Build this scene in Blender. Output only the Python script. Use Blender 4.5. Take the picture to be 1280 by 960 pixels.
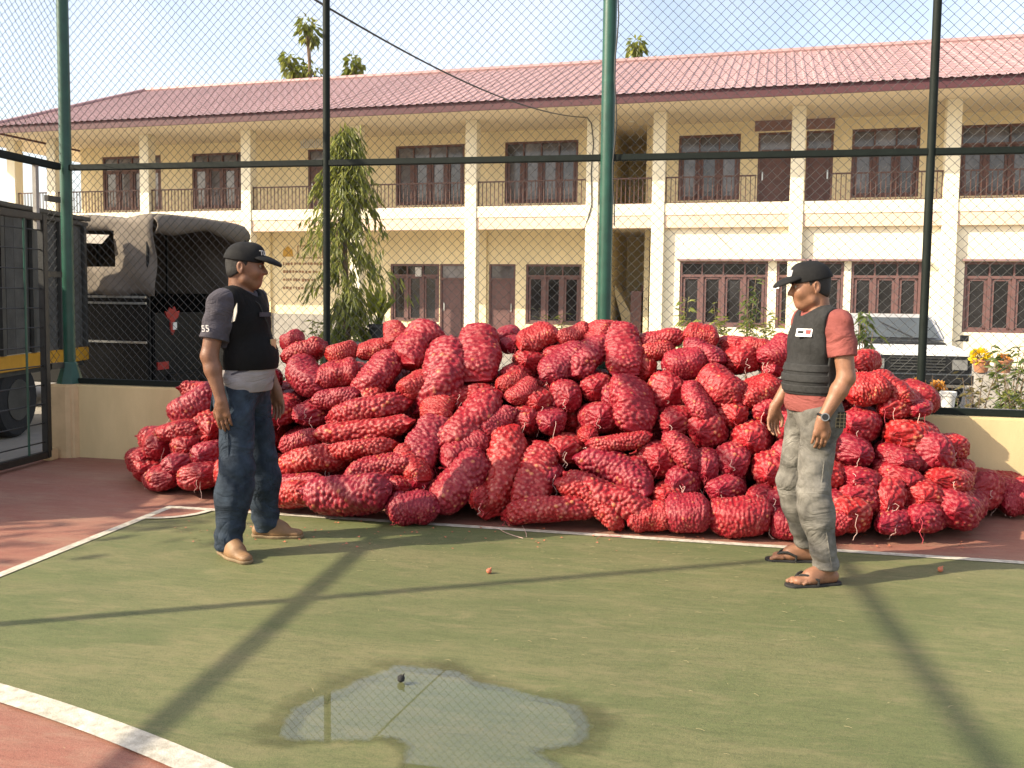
import bpy, bmesh, math, random
import numpy as np
from mathutils import Vector, Matrix
R = math.radians
for o in list(bpy.data.objects): bpy.data.objects.remove(o)
scene = bpy.context.scene
col = scene.collection
rng = np.random.default_rng(7)
random.seed(7)

# ------------------------------------------------------------------ camera, sky, sun, exposure
F = 1116.0; PITCH = R(3.9); ROLL = 0.0125; SHY = -34.0; CAMH = 1.5; YAW = R(11.45)
cam = bpy.data.cameras.new('camera'); cam_o = bpy.data.objects.new('camera', cam); col.objects.link(cam_o)
cam.sensor_fit = 'HORIZONTAL'; cam.sensor_width = 36.0; cam.lens = F / 1280.0 * 36.0
cam.shift_y = SHY / 1280.0; cam.clip_end = 3000; cam.clip_start = 0.05
cam_o.matrix_world = (Matrix.Translation((0, 0, CAMH)) @ Matrix.Rotation(YAW, 4, 'Z')
                      @ Matrix.Rotation(R(90) - PITCH, 4, 'X') @ Matrix.Rotation(ROLL, 4, 'Z'))
scene.camera = cam_o
scene.render.resolution_x = 1024; scene.render.resolution_y = 768

SUN_EL = R(33.4); SH_AZ = R(28.0)            # shadows fall towards (cos, sin) of SH_AZ
world = bpy.data.worlds.new('World'); scene.world = world; world.use_nodes = True
wn = world.node_tree.nodes; wl = world.node_tree.links
sky = wn.new('ShaderNodeTexSky'); sky.sky_type = 'NISHITA'; sky.sun_disc = False
sky.sun_elevation = SUN_EL
sdir = Vector((-math.cos(SH_AZ) * math.cos(SUN_EL), -math.sin(SH_AZ) * math.cos(SUN_EL), math.sin(SUN_EL)))
sky.sun_rotation = math.atan2(sdir.x, sdir.y)
sky.air_density = 1.0; sky.dust_density = 3.0; sky.ozone_density = 1.0
veil = wn.new('ShaderNodeMix'); veil.data_type = 'RGBA'; veil.blend_type = 'ADD'; veil.inputs['Factor'].default_value = 1.0   # thin bright haze over the whole sky
wtc = wn.new('ShaderNodeTexCoord'); wnz = wn.new('ShaderNodeTexNoise'); wnz.inputs['Scale'].default_value = 2.6; wnz.inputs['Detail'].default_value = 7; wnz.inputs['Roughness'].default_value = .55
wrp = wn.new('ShaderNodeValToRGB'); wrp.color_ramp.elements[0].position = .34; wrp.color_ramp.elements[1].position = .68      # soft thin cloud all over
wrp.color_ramp.elements[0].color = (1.0, .90, .80, 1); wrp.color_ramp.elements[1].color = (2.7, 2.4, 2.1, 1)
wl.new(wtc.outputs['Generated'], wnz.inputs['Vector']); wl.new(wnz.outputs['Fac'], wrp.inputs[0])
wl.new(sky.outputs[0], veil.inputs[6]); wl.new(wrp.outputs[0], veil.inputs[7])
wl.new(veil.outputs[2], wn['Background'].inputs[0]); wn['Background'].inputs[1].default_value = 0.13
sun = bpy.data.lights.new('sun', 'SUN'); sun.energy = 5.0; sun.angle = R(0.55); sun.color = (1.0, 0.87, 0.66)
sun_o = bpy.data.objects.new('sun', sun); col.objects.link(sun_o)
sun_o.rotation_euler = sdir.to_track_quat('Z', 'Y').to_euler(); sun_o.location = (-10, -6, 12)
scene.view_settings.view_transform = 'Standard'; scene.view_settings.look = 'None'
scene.view_settings.exposure = 0.95; scene.view_settings.gamma = 1.0
scene.view_settings.use_curve_mapping = False

# ------------------------------------------------------------------ pixel -> direction
_cy, _sy = math.cos(YAW), math.sin(YAW)
def ray(px, py):
    x = (px - 640.0) / F; y = -(py - (480.0 + SHY)) / F
    c, s = math.cos(ROLL), math.sin(ROLL)
    xr = x * c - y * s; yr = x * s + y * c
    fx, fy, fz = xr, math.cos(PITCH) + yr * math.sin(PITCH), -math.sin(PITCH) + yr * math.cos(PITCH)
    return np.array([_cy * fx - _sy * fy, _sy * fx + _cy * fy, fz])
EYE = np.array([0, 0, CAMH])
def ground(px, py, z=0.0):
    d = ray(px, py); return EYE + d * ((z - CAMH) / d[2])
def on_y(px, py, Y):
    d = ray(px, py); return EYE + d * (Y / d[1])
def on_x(px, py, X):
    d = ray(px, py); return EYE + d * (X / d[0])
def at_depth(px, py, D):                       # D = distance along the camera's level forward axis
    d = ray(px, py); k = -_sy * d[0] + _cy * d[1]
    return EYE + d * (D / k)
def camw(x, y):                                # camera-frame plan coordinates -> world
    return (_cy * x - _sy * y, _sy * x + _cy * y)

# ------------------------------------------------------------------ materials
MATS = {}
def mat(name, colr, rough=0.6, var=0.12, vscale=6.0, bump=0.0, bscale=60.0, spec=0.4, metal=0.0, col2=None, coords='Object', detail=5, objvar=0.0, fold=None, stretch=None):
    m = bpy.data.materials.new(name); m.use_nodes = True
    nt = m.node_tree; n = nt.nodes; l = nt.links; b = n['Principled BSDF']
    b.inputs['Roughness'].default_value = rough; b.inputs['Metallic'].default_value = metal
    b.inputs['Specular IOR Level'].default_value = spec
    tc = n.new('ShaderNodeTexCoord')
    nz = n.new('ShaderNodeTexNoise'); nz.inputs['Scale'].default_value = vscale; nz.inputs['Detail'].default_value = detail; nz.inputs['Roughness'].default_value = 0.62
    if stretch:
        ms = n.new('ShaderNodeMapping'); ms.inputs['Scale'].default_value = stretch; l.new(tc.outputs[coords], ms.inputs['Vector']); l.new(ms.outputs[0], nz.inputs['Vector'])
    else: l.new(tc.outputs[coords], nz.inputs['Vector'])
    rp = n.new('ShaderNodeValToRGB'); rp.color_ramp.elements[0].position = 0.3; rp.color_ramp.elements[1].position = 0.72
    c = np.array(colr); c2 = np.array(col2) if col2 is not None else np.clip(c * (1 + var), 0, 1)
    c1 = c * (1 - var)
    rp.color_ramp.elements[0].color = (*c1, 1); rp.color_ramp.elements[1].color = (*c2, 1)
    l.new(nz.outputs['Fac'], rp.inputs[0])
    out = rp.outputs[0]
    if objvar:
        oi = n.new('ShaderNodeObjectInfo'); hs = n.new('ShaderNodeHueSaturation')
        mr = n.new('ShaderNodeMapRange'); mr.inputs['To Min'].default_value = 1 - objvar; mr.inputs['To Max'].default_value = 1 + objvar
        l.new(oi.outputs['Random'], mr.inputs['Value']); l.new(mr.outputs[0], hs.inputs['Value']); l.new(out, hs.inputs['Color']); out = hs.outputs[0]
    l.new(out, b.inputs['Base Color'])
    if bump:
        nb = n.new('ShaderNodeTexNoise'); nb.inputs['Scale'].default_value = bscale; nb.inputs['Detail'].default_value = 4
        l.new(tc.outputs[coords], nb.inputs['Vector'])
        bp_ = n.new('ShaderNodeBump'); bp_.inputs['Strength'].default_value = bump; bp_.inputs['Distance'].default_value = 0.01
        l.new(nb.outputs['Fac'], bp_.inputs['Height']); l.new(bp_.outputs[0], b.inputs['Normal'])
    if fold:
        nf = n.new('ShaderNodeTexNoise'); nf.inputs['Scale'].default_value = fold[0]; nf.inputs['Detail'].default_value = 3; nf.inputs['Distortion'].default_value = 1.2
        mp = n.new('ShaderNodeMapping'); mp.inputs['Scale'].default_value = fold[2]; l.new(tc.outputs[coords], mp.inputs['Vector']); l.new(mp.outputs[0], nf.inputs['Vector'])
        sb = n.new('ShaderNodeMath'); sb.operation = 'SUBTRACT'; sb.inputs[1].default_value = .5; l.new(nf.outputs['Fac'], sb.inputs[0])
        ab = n.new('ShaderNodeMath'); ab.operation = 'ABSOLUTE'; l.new(sb.outputs[0], ab.inputs[0])          # ridged: creases, not waves
        bf = n.new('ShaderNodeBump'); bf.inputs['Strength'].default_value = fold[1]; bf.inputs['Distance'].default_value = .05
        l.new(ab.outputs[0], bf.inputs['Height'])
        if bump: l.new(bp_.outputs[0], bf.inputs['Normal'])
        l.new(bf.outputs[0], b.inputs['Normal'])
    MATS[name] = m
    return m

def court_mat(name, base, alt, dust, dust_amt):
    m = bpy.data.materials.new(name); m.use_nodes = True
    nt = m.node_tree; n = nt.nodes; l = nt.links; b = n['Principled BSDF']
    tc = n.new('ShaderNodeTexCoord')
    def noise(sc, det, ro=0.6, scl=None, dist=0):
        q = n.new('ShaderNodeTexNoise'); q.inputs['Scale'].default_value = sc; q.inputs['Detail'].default_value = det; q.inputs['Roughness'].default_value = ro
        q.inputs['Distortion'].default_value = dist
        if scl:
            mp = n.new('ShaderNodeMapping'); mp.inputs['Scale'].default_value = scl; mp.inputs['Rotation'].default_value = (0, 0, R(-9))
            l.new(tc.outputs['Object'], mp.inputs['Vector']); l.new(mp.outputs[0], q.inputs['Vector'])
        else: l.new(tc.outputs['Object'], q.inputs['Vector'])
        return q.outputs['Fac']
    def ramp(f, a, b_):
        r_ = n.new('ShaderNodeMapRange'); r_.inputs['From Min'].default_value = a; r_.inputs['From Max'].default_value = b_; r_.clamp = True
        l.new(f, r_.inputs['Value']); return r_.outputs[0]
    def mix(f, a, b_):
        x = n.new('ShaderNodeMix'); x.data_type = 'RGBA'
        l.new(f, x.inputs['Factor'])
        for s, v in ((6, a), (7, b_)):
            if isinstance(v, tuple): x.inputs[s].default_value = (*v, 1)
            else: l.new(v, x.inputs[s])
        return x.outputs[2]
    def scale(f, k):
        q = n.new('ShaderNodeMath'); q.operation = 'MULTIPLY'; q.inputs[1].default_value = k; l.new(f, q.inputs[0]); return q.outputs[0]
    c = mix(ramp(noise(0.8, 6, .65), .34, .66), base, alt)
    c = mix(scale(ramp(noise(1.6, 9, .72, (.35, 1.5, 1), .4), .44, .70), dust_amt), c, dust)          # swept dust in streaks
    c = mix(scale(ramp(noise(110, 4, .7), .50, .66), .55), c, tuple(x * .50 for x in base))             # pores
    c = mix(scale(ramp(noise(26, 8, .8, (.22, 1.6, 1), .5), .48, .64), .5), c, tuple(x * .62 for x in base))   # drag marks
    c = mix(scale(ramp(noise(55, 5, .7, (.12, 2.2, 1)), .60, .74), .55), c, dust)                       # scuffs
    c = mix(scale(ramp(noise(5, 10, .78, (.5, 1.6, 1), .8), .50, .66), .5), c, dust)
    c = mix(scale(ramp(noise(260, 3, .7), .56, .66), .50), c, tuple(x * 1.5 for x in dust))             # grit
    c = mix(scale(ramp(noise(9, 7, .75), .60, .78), .4), c, tuple(x * .7 for x in base))
    l.new(c, b.inputs['Base Color'])
    rr = n.new('ShaderNodeMapRange'); rr.inputs['To Min'].default_value = .5; rr.inputs['To Max'].default_value = .8
    l.new(noise(2.5, 5), rr.inputs['Value']); l.new(rr.outputs[0], b.inputs['Roughness'])
    b.inputs['Specular IOR Level'].default_value = .35
    bp_ = n.new('ShaderNodeBump'); bp_.inputs['Strength'].default_value = .5; bp_.inputs['Distance'].default_value = .005
    l.new(noise(150, 5, .75), bp_.inputs['Height']); l.new(bp_.outputs[0], b.inputs['Normal'])
    MATS[name] = m; return m

court_mat('court_green', (.084, .104, .038), (.117, .132, .051), (.20, .172, .088), .62)
court_mat('court_red', (.235, .090, .064), (.275, .120, .086), (.28, .185, .13), .6)
mat('line_paint', (.46, .42, .33), .65, .38, 26, .3, 160, col2=(.60, .56, .47), detail=10)
mat('yard_concrete', (.25, .23, .20), .85, .2, 1.2, .3, 60)
mat('wall_cream', (.58, .46, .25), .75, .13, 2.2, stretch=(1.5, 1.5, .5), detail=9, bump=.15, bscale=90, spec=.25)
mat('pillar_plaster', (.58, .43, .24), .75, .12, 5, .2, 90, spec=.25)
mat('facade_yellow', (.79, .68, .44), .8, .10, 1.1, stretch=(1.6, 1.6, .22), detail=8, bump=.08, bscale=60, spec=.2)
mat('facade_cream', (.80, .73, .55), .8, .10, 1.1, stretch=(1.6, 1.6, .22), detail=8, bump=.08, bscale=60, spec=.2)
mat('band_pink', (.70, .52, .40), .8, .06, .8, spec=.2)
mat('soffit', (.74, .64, .48), .85, .05, .7, spec=.2)
mat('roof_rose', (.33, .205, .20), .5, .12, .7, spec=.4, objvar=.06)
mat('fascia_maroon', (.075, .025, .03), .6, .1, 2)
mat('window_brown', (.135, .072, .066), .5, .15, 6)
mat('door_brown', (.13, .07, .066), .5, .15, 6)
mat('panel_mauve', (.24, .15, .15), .6, .1, 4)
mat('glass_upper', (.13, .125, .14), .10, .45, 1.3, spec=.6, objvar=.35, detail=3)  # grey base colour stands in for sky reflected in the panes
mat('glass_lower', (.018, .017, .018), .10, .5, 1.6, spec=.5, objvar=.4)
mat('railing_brown', (.09, .045, .035), .55, .1, 8)
mat('post_green', (.012, .062, .040), .38, .25, 9, .06, 60, spec=.5)
mat('post_dark', (.006, .010, .008), .65, .25, 12, .05, 50, spec=.2)
mat('wire', (.055, .055, .05), .5, .15, 20, spec=.4)
mat('gate_black', (.02, .02, .018), .45, .3, 12, .1, 60, spec=.5)
mat('grey_board', (.075, .072, .063), .75, .3, 5, .3, 40, objvar=.22)
mat('truck_steel', (.05, .05, .045), .5, .3, 5, .1, 40)
mat('yellow_paint', (.50, .25, .02), .5, .15, 5)
mat('tyre', (.02, .02, .02), .85, .2, 20, .3, 80)
mat('canvas', (.165, .14, .115), .9, .2, 3, .35, 30, spec=.15)
mat('canvas_pale', (.35, .32, .28), .85, .15, 3, .3, 30, spec=.2)
mat('truck_black', (.008, .008, .0075), .55, .3, 6, .05, 40, spec=.2)
mat('chrome_trim', (.55, .55, .52), .3, .1, 6, metal=.7)
mat('emblem_red', (.30, .02, .015), .5, .1, 8)
mat('emblem_white', (.7, .68, .62), .6, .1, 8)
mat('car_white', (.72, .72, .70), .3, .06, 3, spec=.5)
mat('car_grey', (.36, .36, .36), .35, .1, 6, spec=.5)
mat('car_black', (.012, .012, .012), .45, .2, 8)
mat('car_glass', (.06, .07, .075), .08, .2, 1.5, spec=.7)
mat('lamp_glass', (.20, .20, .19), .15, .2, 40, spec=.7)
mat('bark', (.16, .11, .07), .9, .3, 14, .6, 40)
mat('string', (.62, .42, .36), .7, .2, 20)
mat('string_red', (.45, .05, .07), .7, .2, 20)
mat('onion', (.42, .13, .07), .4, .3, 30)
mat('straw', (.36, .30, .16), .8, .25, 40)
mat('terracotta', (.33, .14, .07), .8, .2, 12, .2, 60)
mat('pot_white', (.72, .70, .64), .6, .1, 12)
mat('pot_dark', (.03, .03, .03), .6, .2, 12)
mat('flower_yellow', (.75, .55, .02), .7, .2, 20)
mat('flower_orange', (.62, .26, .06), .7, .2, 20)
mat('planter_grey', (.30, .28, .25), .85, .2, 4, .3, 40)
mat('skin', (.175, .082, .047), .5, .2, 24, .15, 160, spec=.4)
mat('skin_pale', (.225, .108, .062), .5, .2, 24, .15, 160, spec=.4)
mat('hair', (.012, .010, .009), .6, .3, 90, .6, 300)
mat('cap_black', (.008, .008, .0085), .8, .25, 60, .25, 400, spec=.25)
mat('vest_black', (.004, .004, .0045), .85, .25, 40, .25, 300, spec=.2, fold=(4, .35, (1, 1, 1)))
mat('vest_charcoal', (.024, .024, .024), .85, .25, 40, .3, 300, spec=.2, fold=(4, .35, (1, 1, 1)))
mat('webbing', (.03, .03, .03), .85, .25, 60, .3, 400, spec=.2)
mat('shirt_grey', (.062, .057, .068), .85, .15, 12, .3, 220, spec=.15, fold=(5, .7, (1, 1, 1.6)))
mat('shirt_white', (.24, .22, .22), .85, .12, 10, .2, 200, spec=.15, fold=(5, .6, (.7, .7, 2.5)))
mat('shirt_rose', (.21, .062, .054), .85, .12, 10, .25, 220, spec=.15, fold=(5, .7, (1, 1, 1.6)))
mat('jeans_blue', (.014, .022, .036), .85, .45, 9, .35, 260, spec=.2, col2=(.036, .052, .075), fold=(4.5, .9, (1, 1, 1.3)))
mat('jeans_grey', (.082, .077, .067), .85, .35, 8, .35, 260, spec=.2, col2=(.205, .193, .170), fold=(4.5, .9, (1, 1, 1.3)))
mat('jeans_dark', (.05, .045, .035), .85, .3, 30, .3, 260, spec=.2)
mat('stitch', (.30, .24, .14), .8, .1, 30)
mat('shoe_tan', (.20, .112, .054), .6, .2, 14, .15, 120)
mat('shoe_sole', (.20, .14, .08), .8, .2, 14)
mat('sandal', (.016, .015, .014), .75, .25, 30, .3, 120)
mat('watch_steel', (.30, .29, .27), .3, .1, 30, metal=.8)
mat('black_plastic', (.014, .014, .014), .4, .1, 30)
mat('panel_pale', (.36, .34, .30), .8, .1, 20)
mat('patch_white', (.66, .64, .62), .7, .06, 30)
mat('patch_red', (.50, .03, .03), .7, .1, 30)
mat('badge_metal', (.45, .38, .22), .35, .2, 30, metal=.6)
mat('eye_white', (.28, .24, .2), .3, .05, 30); mat('eye_dark', (.01, .008, .007), .2, .1, 30)
mat('lip', (.30, .12, .09), .5, .1, 30)
mat('paper', (.55, .53, .50), .8, .1, 20)
mat('letter_brown', (.30, .17, .09), .7, .1, 20)
mat('sign_gold', (.55, .33, .06), .6, .2, 20)
mat('cable', (.02, .02, .02), .6, .1, 20)
mat('lamp_white', (.8, .78, .7), .5, .05, 20)

def leaf_mat(name, c, c2, trans=.35):
    m = bpy.data.materials.new(name); m.use_nodes = True
    nt = m.node_tree; n = nt.nodes; l = nt.links; b = n['Principled BSDF']
    at = n.new('ShaderNodeAttribute'); at.attribute_name = 'rnd'
    rp = n.new('ShaderNodeValToRGB'); rp.color_ramp.elements[0].color = (*c, 1); rp.color_ramp.elements[1].color = (*c2, 1)
    l.new(at.outputs['Fac'], rp.inputs[0]); l.new(rp.outputs[0], b.inputs['Base Color'])
    b.inputs['Roughness'].default_value = .45; b.inputs['Specular IOR Level'].default_value = .35
    tr = n.new('ShaderNodeBsdfTranslucent'); l.new(rp.outputs[0], tr.inputs['Color'])
    mx = n.new('ShaderNodeMixShader'); mx.inputs[0].default_value = trans
    l.new(b.outputs[0], mx.inputs[1]); l.new(tr.outputs[0], mx.inputs[2]); l.new(mx.outputs[0], n['Material Output'].inputs[0])
    MATS[name] = m
leaf_mat('leaf_mid', (.045, .075, .012), (.13, .16, .035))
leaf_mat('leaf_ashoka', (.085, .11, .018), (.30, .31, .07), .5)
leaf_mat('leaf_bright', (.11, .14, .02), (.28, .29, .06), .45)
leaf_mat('leaf_dry', (.10, .09, .03), (.20, .16, .06))
leaf_mat('petal_yellow', (.70, .48, .01), (.85, .66, .03), .2)
leaf_mat('petal_orange', (.50, .20, .04), (.65, .36, .08), .2)

def sack_mat():
    m = bpy.data.materials.new('onion_net'); m.use_nodes = True
    nt = m.node_tree; n = nt.nodes; l = nt.links; b = n['Principled BSDF']
    def attr(a):
        q = n.new('ShaderNodeAttribute'); q.attribute_name = a; return q.outputs['Fac']
    def mr(f, a, b_, c=0., d=1.):
        q = n.new('ShaderNodeMapRange'); q.inputs['From Min'].default_value = a; q.inputs['From Max'].default_value = b_
        q.inputs['To Min'].default_value = c; q.inputs['To Max'].default_value = d; l.new(f, q.inputs['Value']); return q.outputs[0]
    def mul(f, g):
        q = n.new('ShaderNodeMath'); q.operation = 'MULTIPLY'
        l.new(f, q.inputs[0])
        if isinstance(g, float): q.inputs[1].default_value = g
        else: l.new(g, q.inputs[1])
        return q.outputs[0]
    def mix(f, a, b_):
        x = n.new('ShaderNodeMix'); x.data_type = 'RGBA'; l.new(f, x.inputs['Factor'])
        for s, v in ((6, a), (7, b_)):
            if isinstance(v, tuple): x.inputs[s].default_value = (*v, 1)
            else: l.new(v, x.inputs[s])
        return x.outputs[2]
    tc = n.new('ShaderNodeTexCoord')
    def noise(sc, det=4, ro=.6):
        q = n.new('ShaderNodeTexNoise'); q.inputs['Scale'].default_value = sc; q.inputs['Detail'].default_value = det; q.inputs['Roughness'].default_value = ro
        l.new(tc.outputs['Object'], q.inputs['Vector']); return q.outputs['Fac']
    oi = n.new('ShaderNodeObjectInfo'); rnd = oi.outputs['Random']
    bulb = attr('bulb'); bid = attr('bulbid')
    net = mix(noise(7, 3), (.19, .0040, .011), (.31, .010, .021))
    oni = mix(bid, (.36, .045, .042), (.64, .27, .22))
    pale = mul(mr(bulb, .52, .90), mr(noise(22, 3), .36, .62, .08, 1.))  # onion showing through the net, plus highlights painted on the bulb tips
    c = mix(mul(pale, .54), net, oni)
    c = mix(mul(mr(bid, .93, .96), mr(bulb, .35, .9, 0., .40)), c, (.60, .27, .06))          # yellow-skinned bulbs
    c = mix(mr(noise(170, 2), .63, .75, 0., .5), c, (.60, .26, .22))                          # pale flecks: small glints painted into the colour
    hs = n.new('ShaderNodeHueSaturation'); l.new(mr(rnd, 0, 1, .80, 1.12), hs.inputs['Value']); l.new(c, hs.inputs['Color'])
    l.new(mr(rnd, 0, 1, .495, .506), hs.inputs['Hue'])
    l.new(hs.outputs[0], b.inputs['Base Color'])
    b.inputs['Roughness'].default_value = .40; b.inputs['Specular IOR Level'].default_value = .36
    bp_ = n.new('ShaderNodeBump'); bp_.inputs['Strength'].default_value = .55; bp_.inputs['Distance'].default_value = .006
    l.new(noise(110, 4, .7), bp_.inputs['Height']); l.new(bp_.outputs[0], b.inputs['Normal'])
    MATS['onion_net'] = m
sack_mat()

def water_mat():
    m = bpy.data.materials.new('puddle_water'); m.use_nodes = True
    nt = m.node_tree; n = nt.nodes; l = nt.links; b = n['Principled BSDF']
    b.inputs['Base Color'].default_value = (.18, .20, .11, 1); b.inputs['Roughness'].default_value = .3; b.inputs['Specular IOR Level'].default_value = 0
    t = n.new('ShaderNodeBsdfTransparent'); t.inputs['Color'].default_value = (.97, .98, .95, 1)
    lw = n.new('ShaderNodeLayerWeight'); lw.inputs['Blend'].default_value = .5; pw = n.new('ShaderNodeMath'); pw.operation = 'POWER'; pw.inputs[1].default_value = 4; l.new(lw.outputs['Facing'], pw.inputs[0])
    fr = n.new('ShaderNodeMath'); fr.operation = 'MULTIPLY_ADD'; fr.inputs[1].default_value = .9; fr.inputs[2].default_value = .07; l.new(pw.outputs[0], fr.inputs[0])
    mx = n.new('ShaderNodeMixShader'); mx.inputs[0].default_value = .06; l.new(t.outputs[0], mx.inputs[1]); l.new(b.outputs[0], mx.inputs[2])
    g = n.new('ShaderNodeBsdfGlossy'); g.inputs['Roughness'].default_value = .015
    m2 = n.new('ShaderNodeMixShader'); l.new(fr.outputs[0], m2.inputs[0]); l.new(mx.outputs[0], m2.inputs[1]); l.new(g.outputs[0], m2.inputs[2])
    at = n.new('ShaderNodeAttribute'); at.attribute_name = 'edge'; t2 = n.new('ShaderNodeBsdfTransparent'); m3 = n.new('ShaderNodeMixShader')
    l.new(at.outputs['Fac'], m3.inputs[0]); l.new(t2.outputs[0], m3.inputs[1]); l.new(m2.outputs[0], m3.inputs[2])
    l.new(m3.outputs[0], n['Material Output'].inputs[0]); MATS['puddle_water'] = m
water_mat()
def damp_mat():
    m = bpy.data.materials.new('damp_stain'); m.use_nodes = True
    nt = m.node_tree; n = nt.nodes; l = nt.links; b = n['Principled BSDF']
    b.inputs['Base Color'].default_value = (.058, .062, .020, 1); b.inputs['Roughness'].default_value = .45
    tc = n.new('ShaderNodeTexCoord'); q = n.new('ShaderNodeTexNoise'); q.inputs['Scale'].default_value = 4; q.inputs['Detail'].default_value = 8; q.inputs['Roughness'].default_value = .7
    l.new(tc.outputs['Object'], q.inputs['Vector'])
    at = n.new('ShaderNodeAttribute'); at.attribute_name = 'edge'
    ad = n.new('ShaderNodeMath'); ad.operation = 'MULTIPLY_ADD'; ad.inputs[1].default_value = 2.2; ad.inputs[2].default_value = -1.0; l.new(q.outputs['Fac'], ad.inputs[0])
    a2 = n.new('ShaderNodeMath'); a2.operation = 'ADD'; l.new(ad.outputs[0], a2.inputs[0]); l.new(at.outputs['Fac'], a2.inputs[1])
    mr = n.new('ShaderNodeMapRange'); mr.inputs['From Min'].default_value = .5; mr.inputs['From Max'].default_value = 1.15; mr.inputs['To Max'].default_value = .42
    l.new(a2.outputs[0], mr.inputs['Value']); l.new(mr.outputs[0], b.inputs['Alpha'])
    MATS['damp_stain'] = m
damp_mat()

# ------------------------------------------------------------------ mesh helpers
def tag(o, label=None, cat=None, group=None, kind=None):
    if label: o['label'] = label
    if cat: o['category'] = cat
    if group: o['group'] = group
    if kind: o['kind'] = kind
    return o
def empty(name, loc=(0, 0, 0), rz=0.0):
    o = bpy.data.objects.new(name, None); col.objects.link(o); o.location = loc; o.rotation_euler = (0, 0, rz); o.empty_display_size = .1
    return o
def link_mesh(name, me, m=None, parent=None):
    o = bpy.data.objects.new(name, me); col.objects.link(o)
    if m: me.materials.append(MATS[m])
    if parent: o.parent = parent
    return o

class MB:
    def __init__(s): s.v = []; s.f = []
    def add(s, vs, fs):
        k = len(s.v); s.v += [tuple(map(float, p)) for p in vs]; s.f += [tuple(i + k for i in f) for f in fs]; return s
    def box(s, c, d, rot=None, taper=1.0):
        x, y, z = d[0] / 2, d[1] / 2, d[2] / 2
        vs = [Vector((sx * x * (taper if sz > 0 else 1), sy * y * (taper if sz > 0 else 1), sz * z)) for sz in (-1, 1) for sy in (-1, 1) for sx in (-1, 1)]
        if rot is not None: vs = [rot @ p for p in vs]
        vs = [p + Vector(c) for p in vs]
        return s.add(vs, [(0, 2, 3, 1), (4, 5, 7, 6), (0, 1, 5, 4), (2, 6, 7, 3), (0, 4, 6, 2), (1, 3, 7, 5)])
    def bb(s, a, b):
        return s.box([(a[i] + b[i]) / 2 for i in range(3)], [abs(b[i] - a[i]) for i in range(3)])
    def tube(s, pts, r, n=8, caps=True):
        pts = [Vector(p) for p in pts]; rs = r if isinstance(r, (list, tuple)) else [r] * len(pts)
        rings = []; prev = None
        for i, p in enumerate(pts):
            t = (pts[min(i + 1, len(pts) - 1)] - pts[max(i - 1, 0)]).normalized()
            if prev is None:
                a = Vector((0, 0, 1)) if abs(t.z) < .9 else Vector((1, 0, 0)); u = t.cross(a).normalized()
            else: u = (prev - t * prev.dot(t)).normalized()
            w = t.cross(u); prev = u
            rings.append([p + (u * math.cos(6.2832 * k / n) + w * math.sin(6.2832 * k / n)) * rs[i] for k in range(n)])
        vs = [q for ring in rings for q in ring]; fs = []
        for i in range(len(pts) - 1):
            for k in range(n): fs.append((i * n + k, i * n + (k + 1) % n, (i + 1) * n + (k + 1) % n, (i + 1) * n + k))
        if caps: fs += [tuple(range(n))[::-1], tuple((len(pts) - 1) * n + k for k in range(n))]
        return s.add(vs, fs)
    def prism(s, poly, axis_a, axis_b, org, ext):       # polygon in plane (a,b) at org, extruded by ext
        a, b, o, e = Vector(axis_a), Vector(axis_b), Vector(org), Vector(ext); n = len(poly)
        vs = [o + a * p[0] + b * p[1] for p in poly] + [o + a * p[0] + b * p[1] + e for p in poly]
        fs = [tuple(range(n))[::-1], tuple(range(n, 2 * n))] + [(i, (i + 1) % n, n + (i + 1) % n, n + i) for i in range(n)]
        return s.add(vs, fs)
    def lathe(s, prof, c, n=20):
        vs = []; fs = []
        for r_, z in prof: vs += [(c[0] + r_ * math.cos(6.2832 * k / n), c[1] + r_ * math.sin(6.2832 * k / n), c[2] + z) for k in range(n)]
        for i in range(len(prof) - 1):
            for k in range(n): fs.append((i * n + k, i * n + (k + 1) % n, (i + 1) * n + (k + 1) % n, (i + 1) * n + k))
        fs += [tuple(range(n))[::-1], tuple((len(prof) - 1) * n + k for k in range(n))]
        return s.add(vs, fs)
    def build(s, name, m=None, parent=None, smooth=False, bevel=0.0):
        me = bpy.data.meshes.new(name); me.from_pydata(s.v, [], s.f)
        bm = bmesh.new(); bm.from_mesh(me); bmesh.ops.recalc_face_normals(bm, faces=bm.faces)
        if bevel: bmesh.ops.bevel(bm, geom=[e for e in bm.edges if len(e.link_faces) == 2 and e.calc_face_angle(0) > .6], offset=bevel, segments=2, affect='EDGES', clamp_overlap=True)
        bm.to_mesh(me); bm.free()
        if smooth:
            for p in me.polygons: p.use_smooth = True
            me.set_sharp_from_angle(angle=R(38))
        return link_mesh(name, me, m, parent)

def sheet(name, pts, z, m, kind='structure'):
    me = bpy.data.meshes.new(name); me.from_pydata([(p[0], p[1], z) for p in pts], [], [tuple(range(len(pts)))])
    bm = bmesh.new(); bm.from_mesh(me); bmesh.ops.triangulate(bm, faces=bm.faces); bm.normal_update()
    for f in bm.faces:
        if f.normal.z < 0: f.normal_flip()
    bm.to_mesh(me); bm.free()
    return tag(link_mesh(name, me, m), kind=kind)

def text_mesh(name, body, size, m, parent, mtx, extrude=.001):
    cu = bpy.data.curves.new(name, 'FONT'); cu.body = body; cu.size = size; cu.extrude = extrude; cu.align_x = 'CENTER'; cu.align_y = 'CENTER'
    tmp = bpy.data.objects.new('tmp', cu); col.objects.link(tmp)
    dg = bpy.context.evaluated_depsgraph_get(); me = bpy.data.meshes.new_from_object(tmp.evaluated_get(dg))
    bpy.data.objects.remove(tmp)
    me.transform(mtx); me.name = name
    return link_mesh(name, me, m, parent)

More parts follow.
